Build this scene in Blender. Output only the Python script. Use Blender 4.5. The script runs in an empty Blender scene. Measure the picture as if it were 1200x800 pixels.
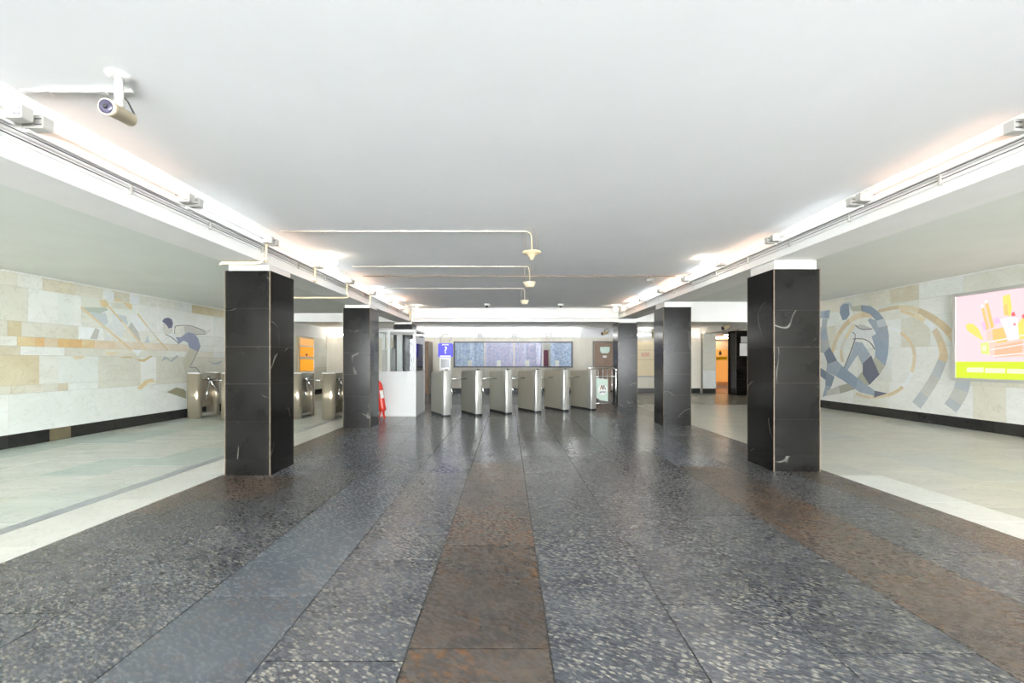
import bpy, bmesh, math, random
from mathutils import Vector, Matrix

random.seed(7)
scene = bpy.context.scene
col = scene.collection

# ------------------------------------------------------------------ camera, world, exposure
EYE = 1.30            # eye height in metres
F = 500.0             # focal length in pixels of the 1200 px wide frame
cam_d = bpy.data.cameras.new('camera')
cam_d.sensor_width = 36.0
cam_d.lens = F / 1200.0 * 36.0
cam_d.shift_x = 5.0 / 1200.0
cam_d.shift_y = 23.0 / 1200.0
cam_d.clip_start = 0.05
cam = bpy.data.objects.new('camera', cam_d)
cam.location = (0, 0, EYE)
cam.rotation_euler = (math.radians(90), 0, 0)
col.objects.link(cam)
scene.camera = cam

world = bpy.data.worlds.new('world')
scene.world = world
world.use_nodes = True
world.node_tree.nodes['Background'].inputs[0].default_value = (0.94, 0.975, 1.0, 1)
world.node_tree.nodes['Background'].inputs[1].default_value = 12.0   # added even fill, let in where the hall is left open behind the viewer

vs = scene.view_settings
vs.view_transform = 'Standard'
vs.look = 'None'
vs.gamma = 1.0
vs.use_curve_mapping = False
vs.exposure = 1.45
TUBE = 0.62           # emission of the fluorescent tubes
scene.cycles.max_bounces = 10
scene.cycles.diffuse_bounces = 6
scene.cycles.caustics_reflective = False
scene.cycles.caustics_refractive = False
scene.cycles.sample_clamp_indirect = 6.0

# ------------------------------------------------------------------ materials
def S(r, g, b):
    def f(c):
        c /= 255.0
        return c / 12.92 if c <= 0.04045 else ((c + 0.055) / 1.055) ** 2.4
    return (f(r), f(g), f(b), 1.0)

def newmat(name):
    m = bpy.data.materials.new(name)
    m.use_nodes = True
    nt = m.node_tree
    for n in list(nt.nodes):
        if n.type not in ('BSDF_PRINCIPLED', 'OUTPUT_MATERIAL'):
            nt.nodes.remove(n)
    return m, nt, nt.nodes['Principled BSDF']

def N(nt, t, **kw):
    n = nt.nodes.new(t)
    for k, v in kw.items():
        setattr(n, k, v)
    return n

def ramp(nt, stops, interp='LINEAR'):
    r = N(nt, 'ShaderNodeValToRGB')
    r.color_ramp.interpolation = interp
    e = r.color_ramp.elements
    while len(e) < len(stops):
        e.new(0.5)
    for i, (p, c) in enumerate(stops):
        e[i].position = p
        e[i].color = c if len(c) == 4 else (*c, 1)
    return r

def noise(nt, vec, scale, detail=4, rough=0.55, dist=0.0):
    n = N(nt, 'ShaderNodeTexNoise')
    n.inputs['Scale'].default_value = scale
    n.inputs['Detail'].default_value = detail
    n.inputs['Roughness'].default_value = rough
    n.inputs['Distortion'].default_value = dist
    if vec is not None:
        nt.links.new(vec, n.inputs['Vector'])
    return n

def pos(nt, scale=(1, 1, 1), rot=(0, 0, 0), shift_random=0.0):
    g = N(nt, 'ShaderNodeNewGeometry')
    mp = N(nt, 'ShaderNodeMapping')
    mp.inputs['Scale'].default_value = scale
    mp.inputs['Rotation'].default_value = rot
    nt.links.new(g.outputs['Position'], mp.inputs['Vector'])
    if shift_random:
        oi = N(nt, 'ShaderNodeObjectInfo')
        mu = N(nt, 'ShaderNodeMath', operation='MULTIPLY')
        mu.inputs[1].default_value = shift_random
        nt.links.new(oi.outputs['Random'], mu.inputs[0])
        nt.links.new(mu.outputs[0], mp.inputs['Location'])
    return mp.outputs['Vector']

def mix(nt, fac, a, b, mode='MIX'):
    m = N(nt, 'ShaderNodeMix', data_type='RGBA', blend_type=mode)
    for sock, v in ((m.inputs[0], fac), (m.inputs[6], a), (m.inputs[7], b)):
        if hasattr(v, 'links') or isinstance(v, bpy.types.NodeSocket):
            nt.links.new(v, sock)
        else:
            sock.default_value = v
    return m.outputs[2]

def bump(nt, bs, height, strength, dist=0.01):
    b = N(nt, 'ShaderNodeBump')
    b.inputs['Strength'].default_value = strength
    b.inputs['Distance'].default_value = dist
    nt.links.new(height, b.inputs['Height'])
    nt.links.new(b.outputs[0], bs.inputs['Normal'])

def plain(name, c, rough=0.5, metal=0.0, var=0.06, scale=3.0, spec=None, bmp=0.0):
    m, nt, bs = newmat(name)
    n = noise(nt, pos(nt), scale)
    lo = tuple(x * (1 - var) for x in c[:3]) + (1,)
    hi = tuple(min(1, x * (1 + var)) for x in c[:3]) + (1,)
    r = ramp(nt, [(0.3, lo), (0.7, hi)])
    nt.links.new(n.outputs[0], r.inputs[0])
    nt.links.new(r.outputs[0], bs.inputs['Base Color'])
    bs.inputs['Roughness'].default_value = rough
    bs.inputs['Metallic'].default_value = metal
    if spec is not None:
        bs.inputs['Specular IOR Level'].default_value = spec
    if bmp:
        n2 = noise(nt, pos(nt), 60)
        bump(nt, bs, n2.outputs[0], bmp, 0.004)
    return m

def emit(name, c, strength):
    m, nt, bs = newmat(name)
    bs.inputs['Base Color'].default_value = c
    bs.inputs['Emission Color'].default_value = c
    bs.inputs['Emission Strength'].default_value = strength
    return m

def marble(name, tones, vein, rough=0.3, stretch=(1, 1, 1), rot=(0, 0, 0), vein_amt=0.5, scale=2.0, patch=0.45):
    """stone slabs: tone picked per slab, clouded, with thin soft veins"""
    m, nt, bs = newmat(name)
    oi = N(nt, 'ShaderNodeObjectInfo')
    k = len(tones)
    r = ramp(nt, [(i / k, t) for i, t in enumerate(tones)], 'CONSTANT')
    nt.links.new(oi.outputs['Random'], r.inputs[0])
    v = pos(nt, stretch, rot, 37.0)
    cl = noise(nt, v, scale, 6, 0.6, 0.6)
    cr = ramp(nt, [(0.35, (0, 0, 0, 1)), (0.68, (1, 1, 1, 1))])
    nt.links.new(cl.outputs[0], cr.inputs[0])
    mu = N(nt, 'ShaderNodeMath', operation='MULTIPLY')
    mu.inputs[1].default_value = patch
    nt.links.new(cr.outputs[0], mu.inputs[0])
    c1 = mix(nt, mu.outputs[0], r.outputs[0], vein)
    vn = noise(nt, v, scale * 1.7, 8, 0.6, 1.4)
    vr = ramp(nt, [(0.485, (0, 0, 0, 1)), (0.5, (1, 1, 1, 1)), (0.515, (0, 0, 0, 1))])
    nt.links.new(vn.outputs[0], vr.inputs[0])
    mv = N(nt, 'ShaderNodeMath', operation='MULTIPLY')
    mv.inputs[1].default_value = vein_amt
    nt.links.new(vr.outputs[0], mv.inputs[0])
    c2 = mix(nt, mv.outputs[0], c1, tuple(x * 0.55 for x in vein[:3]) + (1,))
    nt.links.new(c2, bs.inputs['Base Color'])
    bs.inputs['Roughness'].default_value = rough
    return m

def granite(name, dark, mid, fleck, rust=None, rough=0.3, fleck_amt=0.5, bmp=0.25):
    m, nt, bs = newmat(name)
    v = pos(nt, (1, 1, 1), (0, 0, 0), 11.0)
    vst = pos(nt, (1.0, 1.0, 1.0), (0, 0, 0.5), 11.0)
    mp = N(nt, 'ShaderNodeMapping')
    mp.inputs['Scale'].default_value = (1.0, 2.4, 1.0)
    nt.links.new(vst, mp.inputs['Vector'])
    a = noise(nt, v, 3.0, 5, 0.6)
    ar = ramp(nt, [(0.35, dark), (0.65, mid)])
    nt.links.new(a.outputs[0], ar.inputs[0])
    c = ar.outputs[0]
    if rust is not None:
        rn = noise(nt, mp.outputs[0], 14.0, 6, 0.7, 0.4)
        rr = ramp(nt, [(0.50, (0, 0, 0, 1)), (0.66, (1, 1, 1, 1))])
        nt.links.new(rn.outputs[0], rr.inputs[0])
        big = noise(nt, v, 1.6, 2)
        br = ramp(nt, [(0.38, (0.15, 0.15, 0.15, 1)), (0.62, (1, 1, 1, 1))])
        nt.links.new(big.outputs[0], br.inputs[0])
        mm = N(nt, 'ShaderNodeMath', operation='MULTIPLY')
        nt.links.new(rr.outputs[0], mm.inputs[0])
        nt.links.new(br.outputs[0], mm.inputs[1])
        c = mix(nt, mm.outputs[0], c, rust)
    f1 = noise(nt, mp.outputs[0], 27.0, 3, 0.5, 0.3)
    vo = N(nt, 'ShaderNodeTexVoronoi', feature='F1')
    vo.inputs['Scale'].default_value = 31.0
    wob = noise(nt, mp.outputs[0], 60.0, 2)
    wm = N(nt, 'ShaderNodeVectorMath', operation='MULTIPLY_ADD')
    nt.links.new(wob.outputs['Color'], wm.inputs[0])
    wm.inputs[1].default_value = (0.03, 0.03, 0.03)
    nt.links.new(mp.outputs[0], wm.inputs[2])
    nt.links.new(wm.outputs[0], vo.inputs['Vector'])
    sep = N(nt, 'ShaderNodeSeparateColor')
    nt.links.new(vo.outputs['Color'], sep.inputs[0])
    pick = ramp(nt, [(0.0, (0, 0, 0, 1)), (0.36, (0, 0, 0, 1)), (0.80, (1, 1, 1, 1))])
    nt.links.new(sep.outputs[0], pick.inputs[0])
    edge = ramp(nt, [(0.36, (1, 1, 1, 1)), (0.50, (0, 0, 0, 1))])
    nt.links.new(vo.outputs['Distance'], edge.inputs[0])
    m0 = N(nt, 'ShaderNodeMath', operation='MULTIPLY')
    nt.links.new(pick.outputs[0], m0.inputs[0])
    nt.links.new(edge.outputs[0], m0.inputs[1])
    mf = N(nt, 'ShaderNodeMath', operation='MULTIPLY')
    mf.inputs[1].default_value = fleck_amt
    nt.links.new(m0.outputs[0], mf.inputs[0])
    c = mix(nt, mf.outputs[0], c, fleck)
    oi = N(nt, 'ShaderNodeObjectInfo')
    tr = ramp(nt, [(0, (0.82, 0.82, 0.82, 1)), (1, (1.18, 1.18, 1.18, 1))])
    nt.links.new(oi.outputs['Random'], tr.inputs[0])
    c = mix(nt, 1.0, c, tr.outputs[0], 'MULTIPLY')
    nt.links.new(c, bs.inputs['Base Color'])
    bs.inputs['Specular IOR Level'].default_value = 0.8
    rg = ramp(nt, [(0.4, (rough * 0.8,) * 3), (0.65, (rough * 1.35,) * 3)])
    nt.links.new(f1.outputs[0], rg.inputs[0])
    nt.links.new(rg.outputs[0], bs.inputs['Roughness'])
    bump(nt, bs, f1.outputs[0], bmp, 0.004)
    return m

def black_marble(name):
    m, nt, bs = newmat(name)
    v = pos(nt, (1, 1, 1), (0, 0, 0), 23.0)
    a = noise(nt, v, 2.5, 5)
    ar = ramp(nt, [(0.3, S(13, 13, 12)), (0.7, S(27, 26, 25))])
    nt.links.new(a.outputs[0], ar.inputs[0])
    # a few sharp pale veins: narrow band of a distorted, tilted noise, masked to patches
    mp = N(nt, 'ShaderNodeMapping')
    mp.inputs['Rotation'].default_value = (0.5, 0.9, 0.3)
    mp.inputs['Scale'].default_value = (1.0, 1.0, 0.8)
    nt.links.new(v, mp.inputs['Vector'])
    vn = noise(nt, mp.outputs[0], 1.3, 1.0, 0.3, 0.15)
    vr = ramp(nt, [(0.4972, (0, 0, 0, 1)), (0.5, (1, 1, 1, 1)), (0.5028, (0, 0, 0, 1))])
    nt.links.new(vn.outputs[0], vr.inputs[0])
    mk = noise(nt, v, 3.2, 4)
    mr = ramp(nt, [(0.46, (0, 0, 0, 1)), (0.62, (1, 1, 1, 1))])
    nt.links.new(mk.outputs[0], mr.inputs[0])
    mm = N(nt, 'ShaderNodeMath', operation='MULTIPLY')
    nt.links.new(vr.outputs[0], mm.inputs[0])
    nt.links.new(mr.outputs[0], mm.inputs[1])
    c = mix(nt, mm.outputs[0], ar.outputs[0], S(132, 129, 122))
    nt.links.new(c, bs.inputs['Base Color'])
    bs.inputs['Roughness'].default_value = 0.17
    bs.inputs['Specular IOR Level'].default_value = 0.20
    return m

def brushed(name, c, rough=0.3, vertical=True):
    m, nt, bs = newmat(name)
    v = pos(nt, (60, 60, 0.6) if vertical else (0.6, 0.6, 60))
    n = noise(nt, v, 3.0, 3)
    lo = tuple(x * 0.85 for x in c[:3]) + (1,)
    r = ramp(nt, [(0.3, lo), (0.7, c)])
    nt.links.new(n.outputs[0], r.inputs[0])
    nt.links.new(r.outputs[0], bs.inputs['Base Color'])
    bs.inputs['Metallic'].default_value = 0.6
    bs.inputs['Roughness'].default_value = rough
    return m

def glass(name, tint=(0.95, 0.97, 0.97, 1), refl=0.12):
    m, nt, bs = newmat(name)
    nt.nodes.remove(bs)
    out = nt.nodes['Material Output']
    t = N(nt, 'ShaderNodeBsdfTransparent')
    t.inputs[0].default_value = tint
    g = N(nt, 'ShaderNodeBsdfGlossy')
    g.inputs['Roughness'].default_value = 0.03
    lw = N(nt, 'ShaderNodeLayerWeight')
    lw.inputs[0].default_value = refl * 2
    mx = N(nt, 'ShaderNodeMixShader')
    nt.links.new(lw.outputs['Fresnel'], mx.inputs[0])
    nt.links.new(t.outputs[0], mx.inputs[1])
    nt.links.new(g.outputs[0], mx.inputs[2])
    nt.links.new(mx.outputs[0], out.inputs[0])
    return m

def curtain_mat(name, c1, c2, c3):
    m, nt, bs = newmat(name)
    n = noise(nt, pos(nt, (1, 1, 1), (0, 0, 0), 5.0), 14.0, 4, 0.6, 1.2)
    r = ramp(nt, [(0.36, c1), (0.5, c2), (0.64, c3)])
    nt.links.new(n.outputs[0], r.inputs[0])
    nt.links.new(r.outputs[0], bs.inputs['Base Color'])
    bs.inputs['Roughness'].default_value = 0.7
    nt.links.new(r.outputs[0], bs.inputs['Emission Color'])   # own glow painted in, standing for office light behind the thin cloth
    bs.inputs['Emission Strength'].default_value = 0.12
    return m

M = {}
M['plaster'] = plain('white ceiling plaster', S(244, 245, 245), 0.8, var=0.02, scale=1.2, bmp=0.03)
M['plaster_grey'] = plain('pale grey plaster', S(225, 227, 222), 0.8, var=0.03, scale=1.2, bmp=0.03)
M['beam'] = plain('white beam paint', S(238, 237, 234), 0.75, var=0.02)
M['capital'] = plain('white capital paint', S(232, 228, 222), 0.7, var=0.03)
M['joint'] = plain('dark joint mortar', S(58, 58, 56), 0.9)
M['joint_light'] = plain('light joint mortar', S(150, 146, 132), 0.9)
M['granite_grey'] = granite('grey flecked granite', S(56, 59, 65), S(76, 79, 84), S(172, 167, 152), None, 0.26, 0.75, 0.35)
M['granite_smooth'] = granite('smooth blue grey granite', S(84, 90, 97), S(100, 106, 112), S(126, 128, 128), S(112, 100, 92), 0.24, 0.2, 0.10)
M['granite_brown'] = granite('brown rust granite', S(62, 59, 57), S(84, 76, 69), S(122, 106, 82), S(134, 93, 55), 0.27, 0.35, 0.22)
M['marble_floor'] = marble('pale green floor marble', [S(224, 230, 223), S(206, 218, 211), S(230, 232, 225), S(222, 224, 213)], S(190, 202, 194), 0.25, (0.5, 2.0, 1), (0, 0, 0.15), 0.35, 1.6, 0.5)
M['marble_floor_warm'] = marble('warm grey floor marble', [S(210, 208, 196), S(214, 211, 199), S(204, 205, 197), S(211, 208, 194)], S(180, 181, 175), 0.28, (0.5, 2.0, 1), (0, 0, -0.1), 0.35, 1.4, 0.55)
M['marble_border'] = marble('white border marble', [S(240, 240, 232), S(243, 242, 235), S(237, 238, 231)], S(216, 218, 212), 0.3, (1, 1, 1), (0, 0, 0.4), 0.3, 2.0, 0.35)
M['marble_strip'] = marble('grey strip marble', [S(158, 164, 168), S(170, 174, 176), S(186, 190, 188)], S(140, 146, 152), 0.3)
M['floor_hall'] = marble('tan hall floor stone', [S(150, 146, 130), S(158, 152, 136), S(144, 142, 130)], S(128, 126, 116), 0.25)
M['floor_hall_grey'] = marble('grey hall floor stone', [S(126, 136, 142), S(118, 128, 136)], S(108, 116, 124), 0.22)
M['wall_marble'] = marble('cream wall marble', [S(222, 224, 216), S(216, 215, 202), S(229, 231, 225), S(213, 213, 201), S(222, 219, 206), S(219, 223, 219)], S(200, 194, 172), 0.28, (1, 0.7, 1.1), (0.4, 0, 0), 0.3, 1.8, 0.5)
M['wall_marble_white'] = marble('white wall marble', [S(234, 237, 233), S(229, 233, 228), S(236, 237, 233)], S(214, 216, 206), 0.25, (1, 0.7, 1.1), (0.4, 0, 0), 0.25, 1.8, 0.4)
M['wall_marble_tan'] = marble('tan wall marble', [S(214, 206, 178), S(206, 196, 162), S(218, 212, 192), S(212, 209, 192)], S(192, 174, 136), 0.28, (1, 0.7, 1.1), (0.4, 0, 0), 0.3, 2.4, 0.6)
M['wall_marble_orange'] = marble('orange wall marble', [S(226, 198, 142), S(230, 206, 168), S(220, 186, 134), S(224, 210, 168)], S(210, 170, 116), 0.28, (1, 0.7, 1.1), (0.4, 0, 0), 0.3, 4.0, 0.6)
M['wall_marble_peach'] = marble('peach wall marble', [S(224, 208, 184), S(218, 204, 178), S(222, 212, 196)], S(206, 184, 150), 0.28, (1, 0.7, 1.1), (0.4, 0, 0), 0.3, 4.0, 0.5)
M['base_black'] = marble('black baseboard stone', [S(34, 34, 34), S(42, 41, 40)], S(60, 58, 54), 0.25, (1, 1, 1), (0, 0, 0), 0.2, 6.0, 0.3)
M['base_brown'] = plain('olive brown baseboard stone', S(108, 98, 74), 0.35, var=0.12, scale=8)
M['black_marble'] = black_marble('black veined marble')
M['worn_edge'] = plain('worn tan stone edge', S(104, 92, 76), 0.7, var=0.25, scale=25)
M['steel'] = brushed('brushed steel', S(196, 194, 180), 0.32)
M['steel_dark'] = brushed('brushed steel side', S(190, 190, 176), 0.3)
M['steel_bright'] = brushed('bright steel nose', S(196, 196, 190), 0.3)
M['bronze_steel'] = brushed('bronze toned steel', S(176, 166, 146), 0.3)
M['chrome'] = plain('chrome', S(220, 222, 222), 0.12, 1.0, 0.02)
M['black_plastic'] = plain('black plastic', S(26, 26, 27), 0.45)
M['white_metal'] = plain('white enamel', S(234, 234, 230), 0.4, var=0.02)
M['booth_white'] = plain('white booth panel', S(206, 208, 206), 0.45, var=0.02)
M['cream_metal'] = plain('cream enamel', S(222, 208, 178), 0.4, var=0.04)
M['pipe_cream'] = plain('off white pipe paint', S(206, 198, 186), 0.5, var=0.04)
M['beige_metal'] = plain('beige metal', S(206, 186, 150), 0.45, var=0.06)
M['grey_plastic'] = plain('grey plastic', S(186, 184, 178), 0.5, var=0.03)
M['cable_dark'] = plain('dark cable', S(92, 90, 92), 0.6)
M['cable_grey'] = plain('grey cable', S(200, 196, 192), 0.6)
M['cable_brown'] = plain('brown cable', S(150, 128, 104), 0.6)
M['glass'] = glass('clear glass')
M['lens'] = plain('dark lens', S(70, 66, 84), 0.1)
M['red'] = plain('red enamel', S(222, 50, 30), 0.3, var=0.05)
M['white_paper'] = plain('white paper', S(240, 240, 236), 0.7, var=0.01)
M['wood_door'] = plain('brown varnished door', S(118, 86, 56), 0.4, var=0.14, scale=6)
M['door_frame'] = plain('grey brown door frame', S(126, 116, 104), 0.5)
M['hall_panel'] = plain('pale striped wall board', S(224, 218, 204), 0.6, var=0.05, scale=1.5)
M['window_frame'] = plain('grey window frame', S(112, 112, 118), 0.4)
M['mullion'] = plain('white window bar', S(232, 226, 222), 0.5)
M['curtain_blue'] = curtain_mat('blue lace curtain', S(150, 168, 206), S(190, 202, 226), S(222, 227, 238))
M['curtain_pink'] = curtain_mat('lilac lace curtain', S(166, 172, 210), S(204, 200, 224), S(228, 206, 224))
M['curtain_red'] = plain('dull red cloth', S(150, 84, 104), 0.8)
M['globe'] = emit('glowing globe', (1.0, 0.86, 0.70, 1), 6.0)
M['tube_corridor'] = emit('warm corridor tube', (1.0, 0.88, 0.72, 1), 14.0)
M['tube_hall'] = emit('hall fluorescent tube', (0.98, 0.98, 0.96, 1), 10.0)
M['blue_sign'] = emit('blue lit sign', S(70, 66, 205), 0.25)
M['sign_white'] = emit('white lit sign print', S(245, 245, 255), 0.41)
M['screen'] = plain('grey screen', S(96, 98, 100), 0.2)
M['cream_board'] = plain('cream poster', S(242, 226, 190), 0.6, var=0.03)
M['red_print'] = plain('pale red print', S(226, 130, 110), 0.6)
M['mint'] = plain('mint sign board', S(206, 224, 212), 0.45, var=0.03)
M['ink'] = plain('black print', S(40, 42, 48), 0.6)
M['gold_print'] = plain('ochre print', S(170, 140, 70), 0.6)
M['blue_print'] = plain('navy print', S(60, 70, 120), 0.6)
M['orange_lit'] = emit('orange lit panel', S(238, 150, 26), 0.34)
M['orange_soft'] = emit('soft orange lit panel', S(226, 160, 84), 0.32)
M['corridor'] = plain('peach corridor wall', S(242, 216, 184), 0.7, var=0.05)
M['corridor_floor'] = plain('pinkish corridor floor', S(214, 180, 152), 0.4, var=0.05)
M['yellow_print'] = plain('yellow sticker', S(246, 206, 30), 0.5)
M['grey_box'] = plain('khaki box', S(168, 160, 132), 0.6)
# mosaic stones
for k, c in dict(m_blue=(118, 136, 156), m_blue2=(138, 152, 168), m_blue3=(98, 114, 136), m_slate=(84, 88, 108), m_grey=(168, 176, 180),
                 m_olive=(162, 162, 142), m_white=(226, 230, 230), m_sand=(206, 184, 142), m_sand2=(214, 198, 162), m_greytan=(180, 180, 172),
                 m_navy=(70, 72, 104), m_skin=(216, 214, 204), m_suit=(122, 130, 164), m_leg=(186, 182, 160), m_paleleg=(204, 204, 190),
                 m_pale=(186, 196, 198), m_ochre=(206, 184, 132), m_green=(178, 190, 176), m_line=(92, 92, 92), m_khaki=(132, 126, 94)).items():
    cc = S(*[min(255, v * 0.82 + 50) for v in c])
    M[k] = marble('mosaic ' + k[2:], [cc, tuple(x * 0.9 for x in cc[:3]) + (1,), tuple(min(1, x * 1.08) for x in cc[:3]) + (1,)],
                  tuple(x * 0.8 for x in cc[:3]) + (1,), 0.25, (1, 1, 1), (0, 0, 0), 0.2, 5.0, 0.4)
# advert print (backlit)
for k, c in dict(a_pink=(246, 214, 220), a_lime=(214, 240, 30), a_pale=(246, 250, 200), a_yellow=(250, 224, 110), a_orange=(250, 200, 120), a_peach=(250, 206, 190),
                 a_red=(240, 100, 110), a_lilac=(232, 190, 226), a_white=(255, 236, 238), a_green=(222, 236, 130), a_coral=(248, 186, 150)).items():
    M[k] = emit('backlit print ' + k[2:], S(*c), 0.42)
    M[k].node_tree.nodes['Principled BSDF'].inputs['Base Color'].default_value = S(60, 60, 60)

# ------------------------------------------------------------------ mesh helpers
def wloc(o):
    v = Vector((0, 0, 0))
    while o is not None:
        v += o.location
        o = o.parent
    return v

class MB:
    """collects boxes, bars, tubes and prisms into one mesh"""
    def __init__(self):
        self.v, self.f, self.sm = [], [], []
    def add(self, vs, fs, smooth=False):
        o = len(self.v)
        self.v += [tuple(p) for p in vs]
        self.f += [tuple(i + o for i in f) for f in fs]
        self.sm += [smooth] * len(fs)
        return self
    def box(self, x0, x1, y0, y1, z0, z1):
        vs = [(x0, y0, z0), (x1, y0, z0), (x1, y1, z0), (x0, y1, z0), (x0, y0, z1), (x1, y0, z1), (x1, y1, z1), (x0, y1, z1)]
        return self.add(vs, [(0, 3, 2, 1), (4, 5, 6, 7), (0, 1, 5, 4), (1, 2, 6, 5), (2, 3, 7, 6), (3, 0, 4, 7)])
    def cyl(self, p0, p1, r, n=12, r1=None):
        p0, p1 = Vector(p0), Vector(p1)
        d = (p1 - p0).normalized()
        a = d.orthogonal().normalized()
        b = d.cross(a)
        r1 = r if r1 is None else r1
        vs = [p0 + (a * math.cos(t) + b * math.sin(t)) * r for t in [2 * math.pi * i / n for i in range(n)]]
        vs += [p1 + (a * math.cos(t) + b * math.sin(t)) * r1 for t in [2 * math.pi * i / n for i in range(n)]]
        self.add(vs, [(i, (i + 1) % n, n + (i + 1) % n, n + i) for i in range(n)], True)
        o = len(self.v) - 2 * n
        self.f += [tuple(o + i for i in reversed(range(n))), tuple(o + n + i for i in range(n))]
        self.sm += [False, False]
        return self
    def path(self, pts, r, n=8):
        """a bent tube"""
        pts = [Vector(p) for p in pts]
        rings = []
        a = None
        for i, p in enumerate(pts):
            d = (pts[min(i + 1, len(pts) - 1)] - pts[max(i - 1, 0)]).normalized()
            a = d.orthogonal().normalized() if a is None else (a - d * a.dot(d)).normalized()
            b = d.cross(a)
            rings.append([p + (a * math.cos(t) + b * math.sin(t)) * r for t in [2 * math.pi * k / n for k in range(n)]])
        vs = [q for rg in rings for q in rg]
        fs = []
        for i in range(len(pts) - 1):
            for k in range(n):
                fs.append((i * n + k, i * n + (k + 1) % n, (i + 1) * n + (k + 1) % n, (i + 1) * n + k))
        self.add(vs, fs, True)
        o = len(self.v) - len(vs)
        self.f += [tuple(o + i for i in reversed(range(n))), tuple(o + (len(pts) - 1) * n + i for i in range(n))]
        self.sm += [False, False]
        return self
    def lathe(self, c, prof, n=24, axis=None):
        """prof: (radius, height) from bottom to top, closed with caps, about an axis through c"""
        c = Vector(c)
        R = Matrix.Identity(3) if axis is None else Vector(axis).to_track_quat('Z', 'Y').to_matrix()
        vs = []
        for (r, h) in prof:
            for i in range(n):
                t = 2 * math.pi * i / n
                vs.append(c + R @ Vector((r * math.cos(t), r * math.sin(t), h)))
        fs = []
        for j in range(len(prof) - 1):
            for i in range(n):
                fs.append((j * n + i, j * n + (i + 1) % n, (j + 1) * n + (i + 1) % n, (j + 1) * n + i))
        self.add(vs, fs, True)
        o = len(self.v) - len(vs)
        self.f += [tuple(o + i for i in reversed(range(n))), tuple(o + (len(prof) - 1) * n + i for i in range(n))]
        self.sm += [False, False]
        return self
    def sphere(self, c, r, n=20, m=12, sz=1.0):
        prof = [(max(1e-4, r * math.sin(math.pi * j / m)), -r * sz * math.cos(math.pi * j / m)) for j in range(m + 1)]
        return self.lathe(c, prof, n)
    def prism(self, poly, h0, h1, axis='z', smooth=False):
        """poly: 2D outline; axis z: (x,y) extruded in z; x: (y,z) extruded in x; y: (x,z) extruded in y"""
        n = len(poly)
        area = sum(poly[i][0] * poly[(i + 1) % n][1] - poly[(i + 1) % n][0] * poly[i][1] for i in range(n))
        if (area < 0) != (axis == 'y'):
            poly = poly[::-1]
        def P(a, b, h):
            return {'z': (a, b, h), 'x': (h, a, b), 'y': (a, h, b)}[axis]
        vs = [P(a, b, h0) for a, b in poly] + [P(a, b, h1) for a, b in poly]
        fs = [tuple(reversed(range(n))), tuple(range(n, 2 * n))]
        self.add(vs, fs)
        o = len(self.v) - 2 * n
        self.f += [(o + i, o + (i + 1) % n, o + n + (i + 1) % n, o + n + i) for i in range(n)]
        self.sm += [smooth] * n
        return self
    def build(self, name, mat, parent=None, local=False, bevel=0.0, kind=None):
        off = Vector((0, 0, 0)) if (parent is None or local) else wloc(parent)
        me = bpy.data.meshes.new(name)
        me.from_pydata([tuple(Vector(p) - off) for p in self.v], [], self.f)
        me.polygons.foreach_set('use_smooth', self.sm)
        me.materials.append(M[mat] if isinstance(mat, str) else mat)
        me.update()
        o = bpy.data.objects.new(name, me)
        col.objects.link(o)
        if parent is not None:
            o.parent = parent
        if bevel:
            md = o.modifiers.new('bevel', 'BEVEL')
            md.width = bevel
            md.segments = 2
            md.limit_method = 'ANGLE'
        if kind:
            o['kind'] = kind
        return o

def box(name, x0, x1, y0, y1, z0, z1, mat, parent=None, **kw):
    return MB().box(x0, x1, y0, y1, z0, z1).build(name, mat, parent, **kw)

def struct(o):
    o['kind'] = 'structure'
    return o

def tag(o, label, cat, group=None):
    o['label'] = label
    o['category'] = cat
    if group:
        o['group'] = group
    return o

def thing(name, loc, label, cat, group=None, rz=0.0):
    o = bpy.data.objects.new(name, None)
    o.empty_display_size = 0.1
    o.location = loc
    o.rotation_euler = (0, 0, rz)
    col.objects.link(o)
    return tag(o, label, cat, group)

def copy_tree(o, parent=None):
    c = o.copy()
    col.objects.link(c)
    c.parent = parent
    for ch in [k for k in o.children]:
        copy_tree(ch, c)
    return c

def rounded(x0, x1, y0, y1, r, n=5, corners=(1, 1, 1, 1)):
    """2D outline with rounded corners; corners: (x0y0, x1y0, x1y1, x0y1)"""
    out = []
    for k, (cx, cy, a) in enumerate(((x0 + r, y0 + r, math.pi), (x1 - r, y0 + r, 1.5 * math.pi), (x1 - r, y1 - r, 0), (x0 + r, y1 - r, 0.5 * math.pi))):
        if corners[k]:
            out += [(cx + r * math.cos(a + i * math.pi / 2 / n), cy + r * math.sin(a + i * math.pi / 2 / n)) for i in range(n + 1)]
        else:
            out.append(((x0, y0), (x1, y0), (x1, y1), (x0, y1))[k])
    return out

# ------------------------------------------------------------------ the room: dimensions in metres
XL, XR = -7.43, 8.80          # faces of the side walls
BL0, BL1 = -3.15, -2.72       # beam over the pillars nearer the swimmer mosaic
BR0, BR1 = 3.12, 3.61         # beam over the other pillars
ZC, ZCL, ZCR, ZCB = 2.80, 2.65, 2.97, 2.66   # ceilings: nave, two aisles, hall behind the gates
ZBL, ZBR, ZBT = 2.40, 2.49, 2.41             # beam soffits
YR, YT0, YT1, YB = -6.0, 12.04, 12.50, 17.5  # start of the hall, cross beam, back wall
GL, GR = -3.26, 3.76          # edges of the granite carpet

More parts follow.
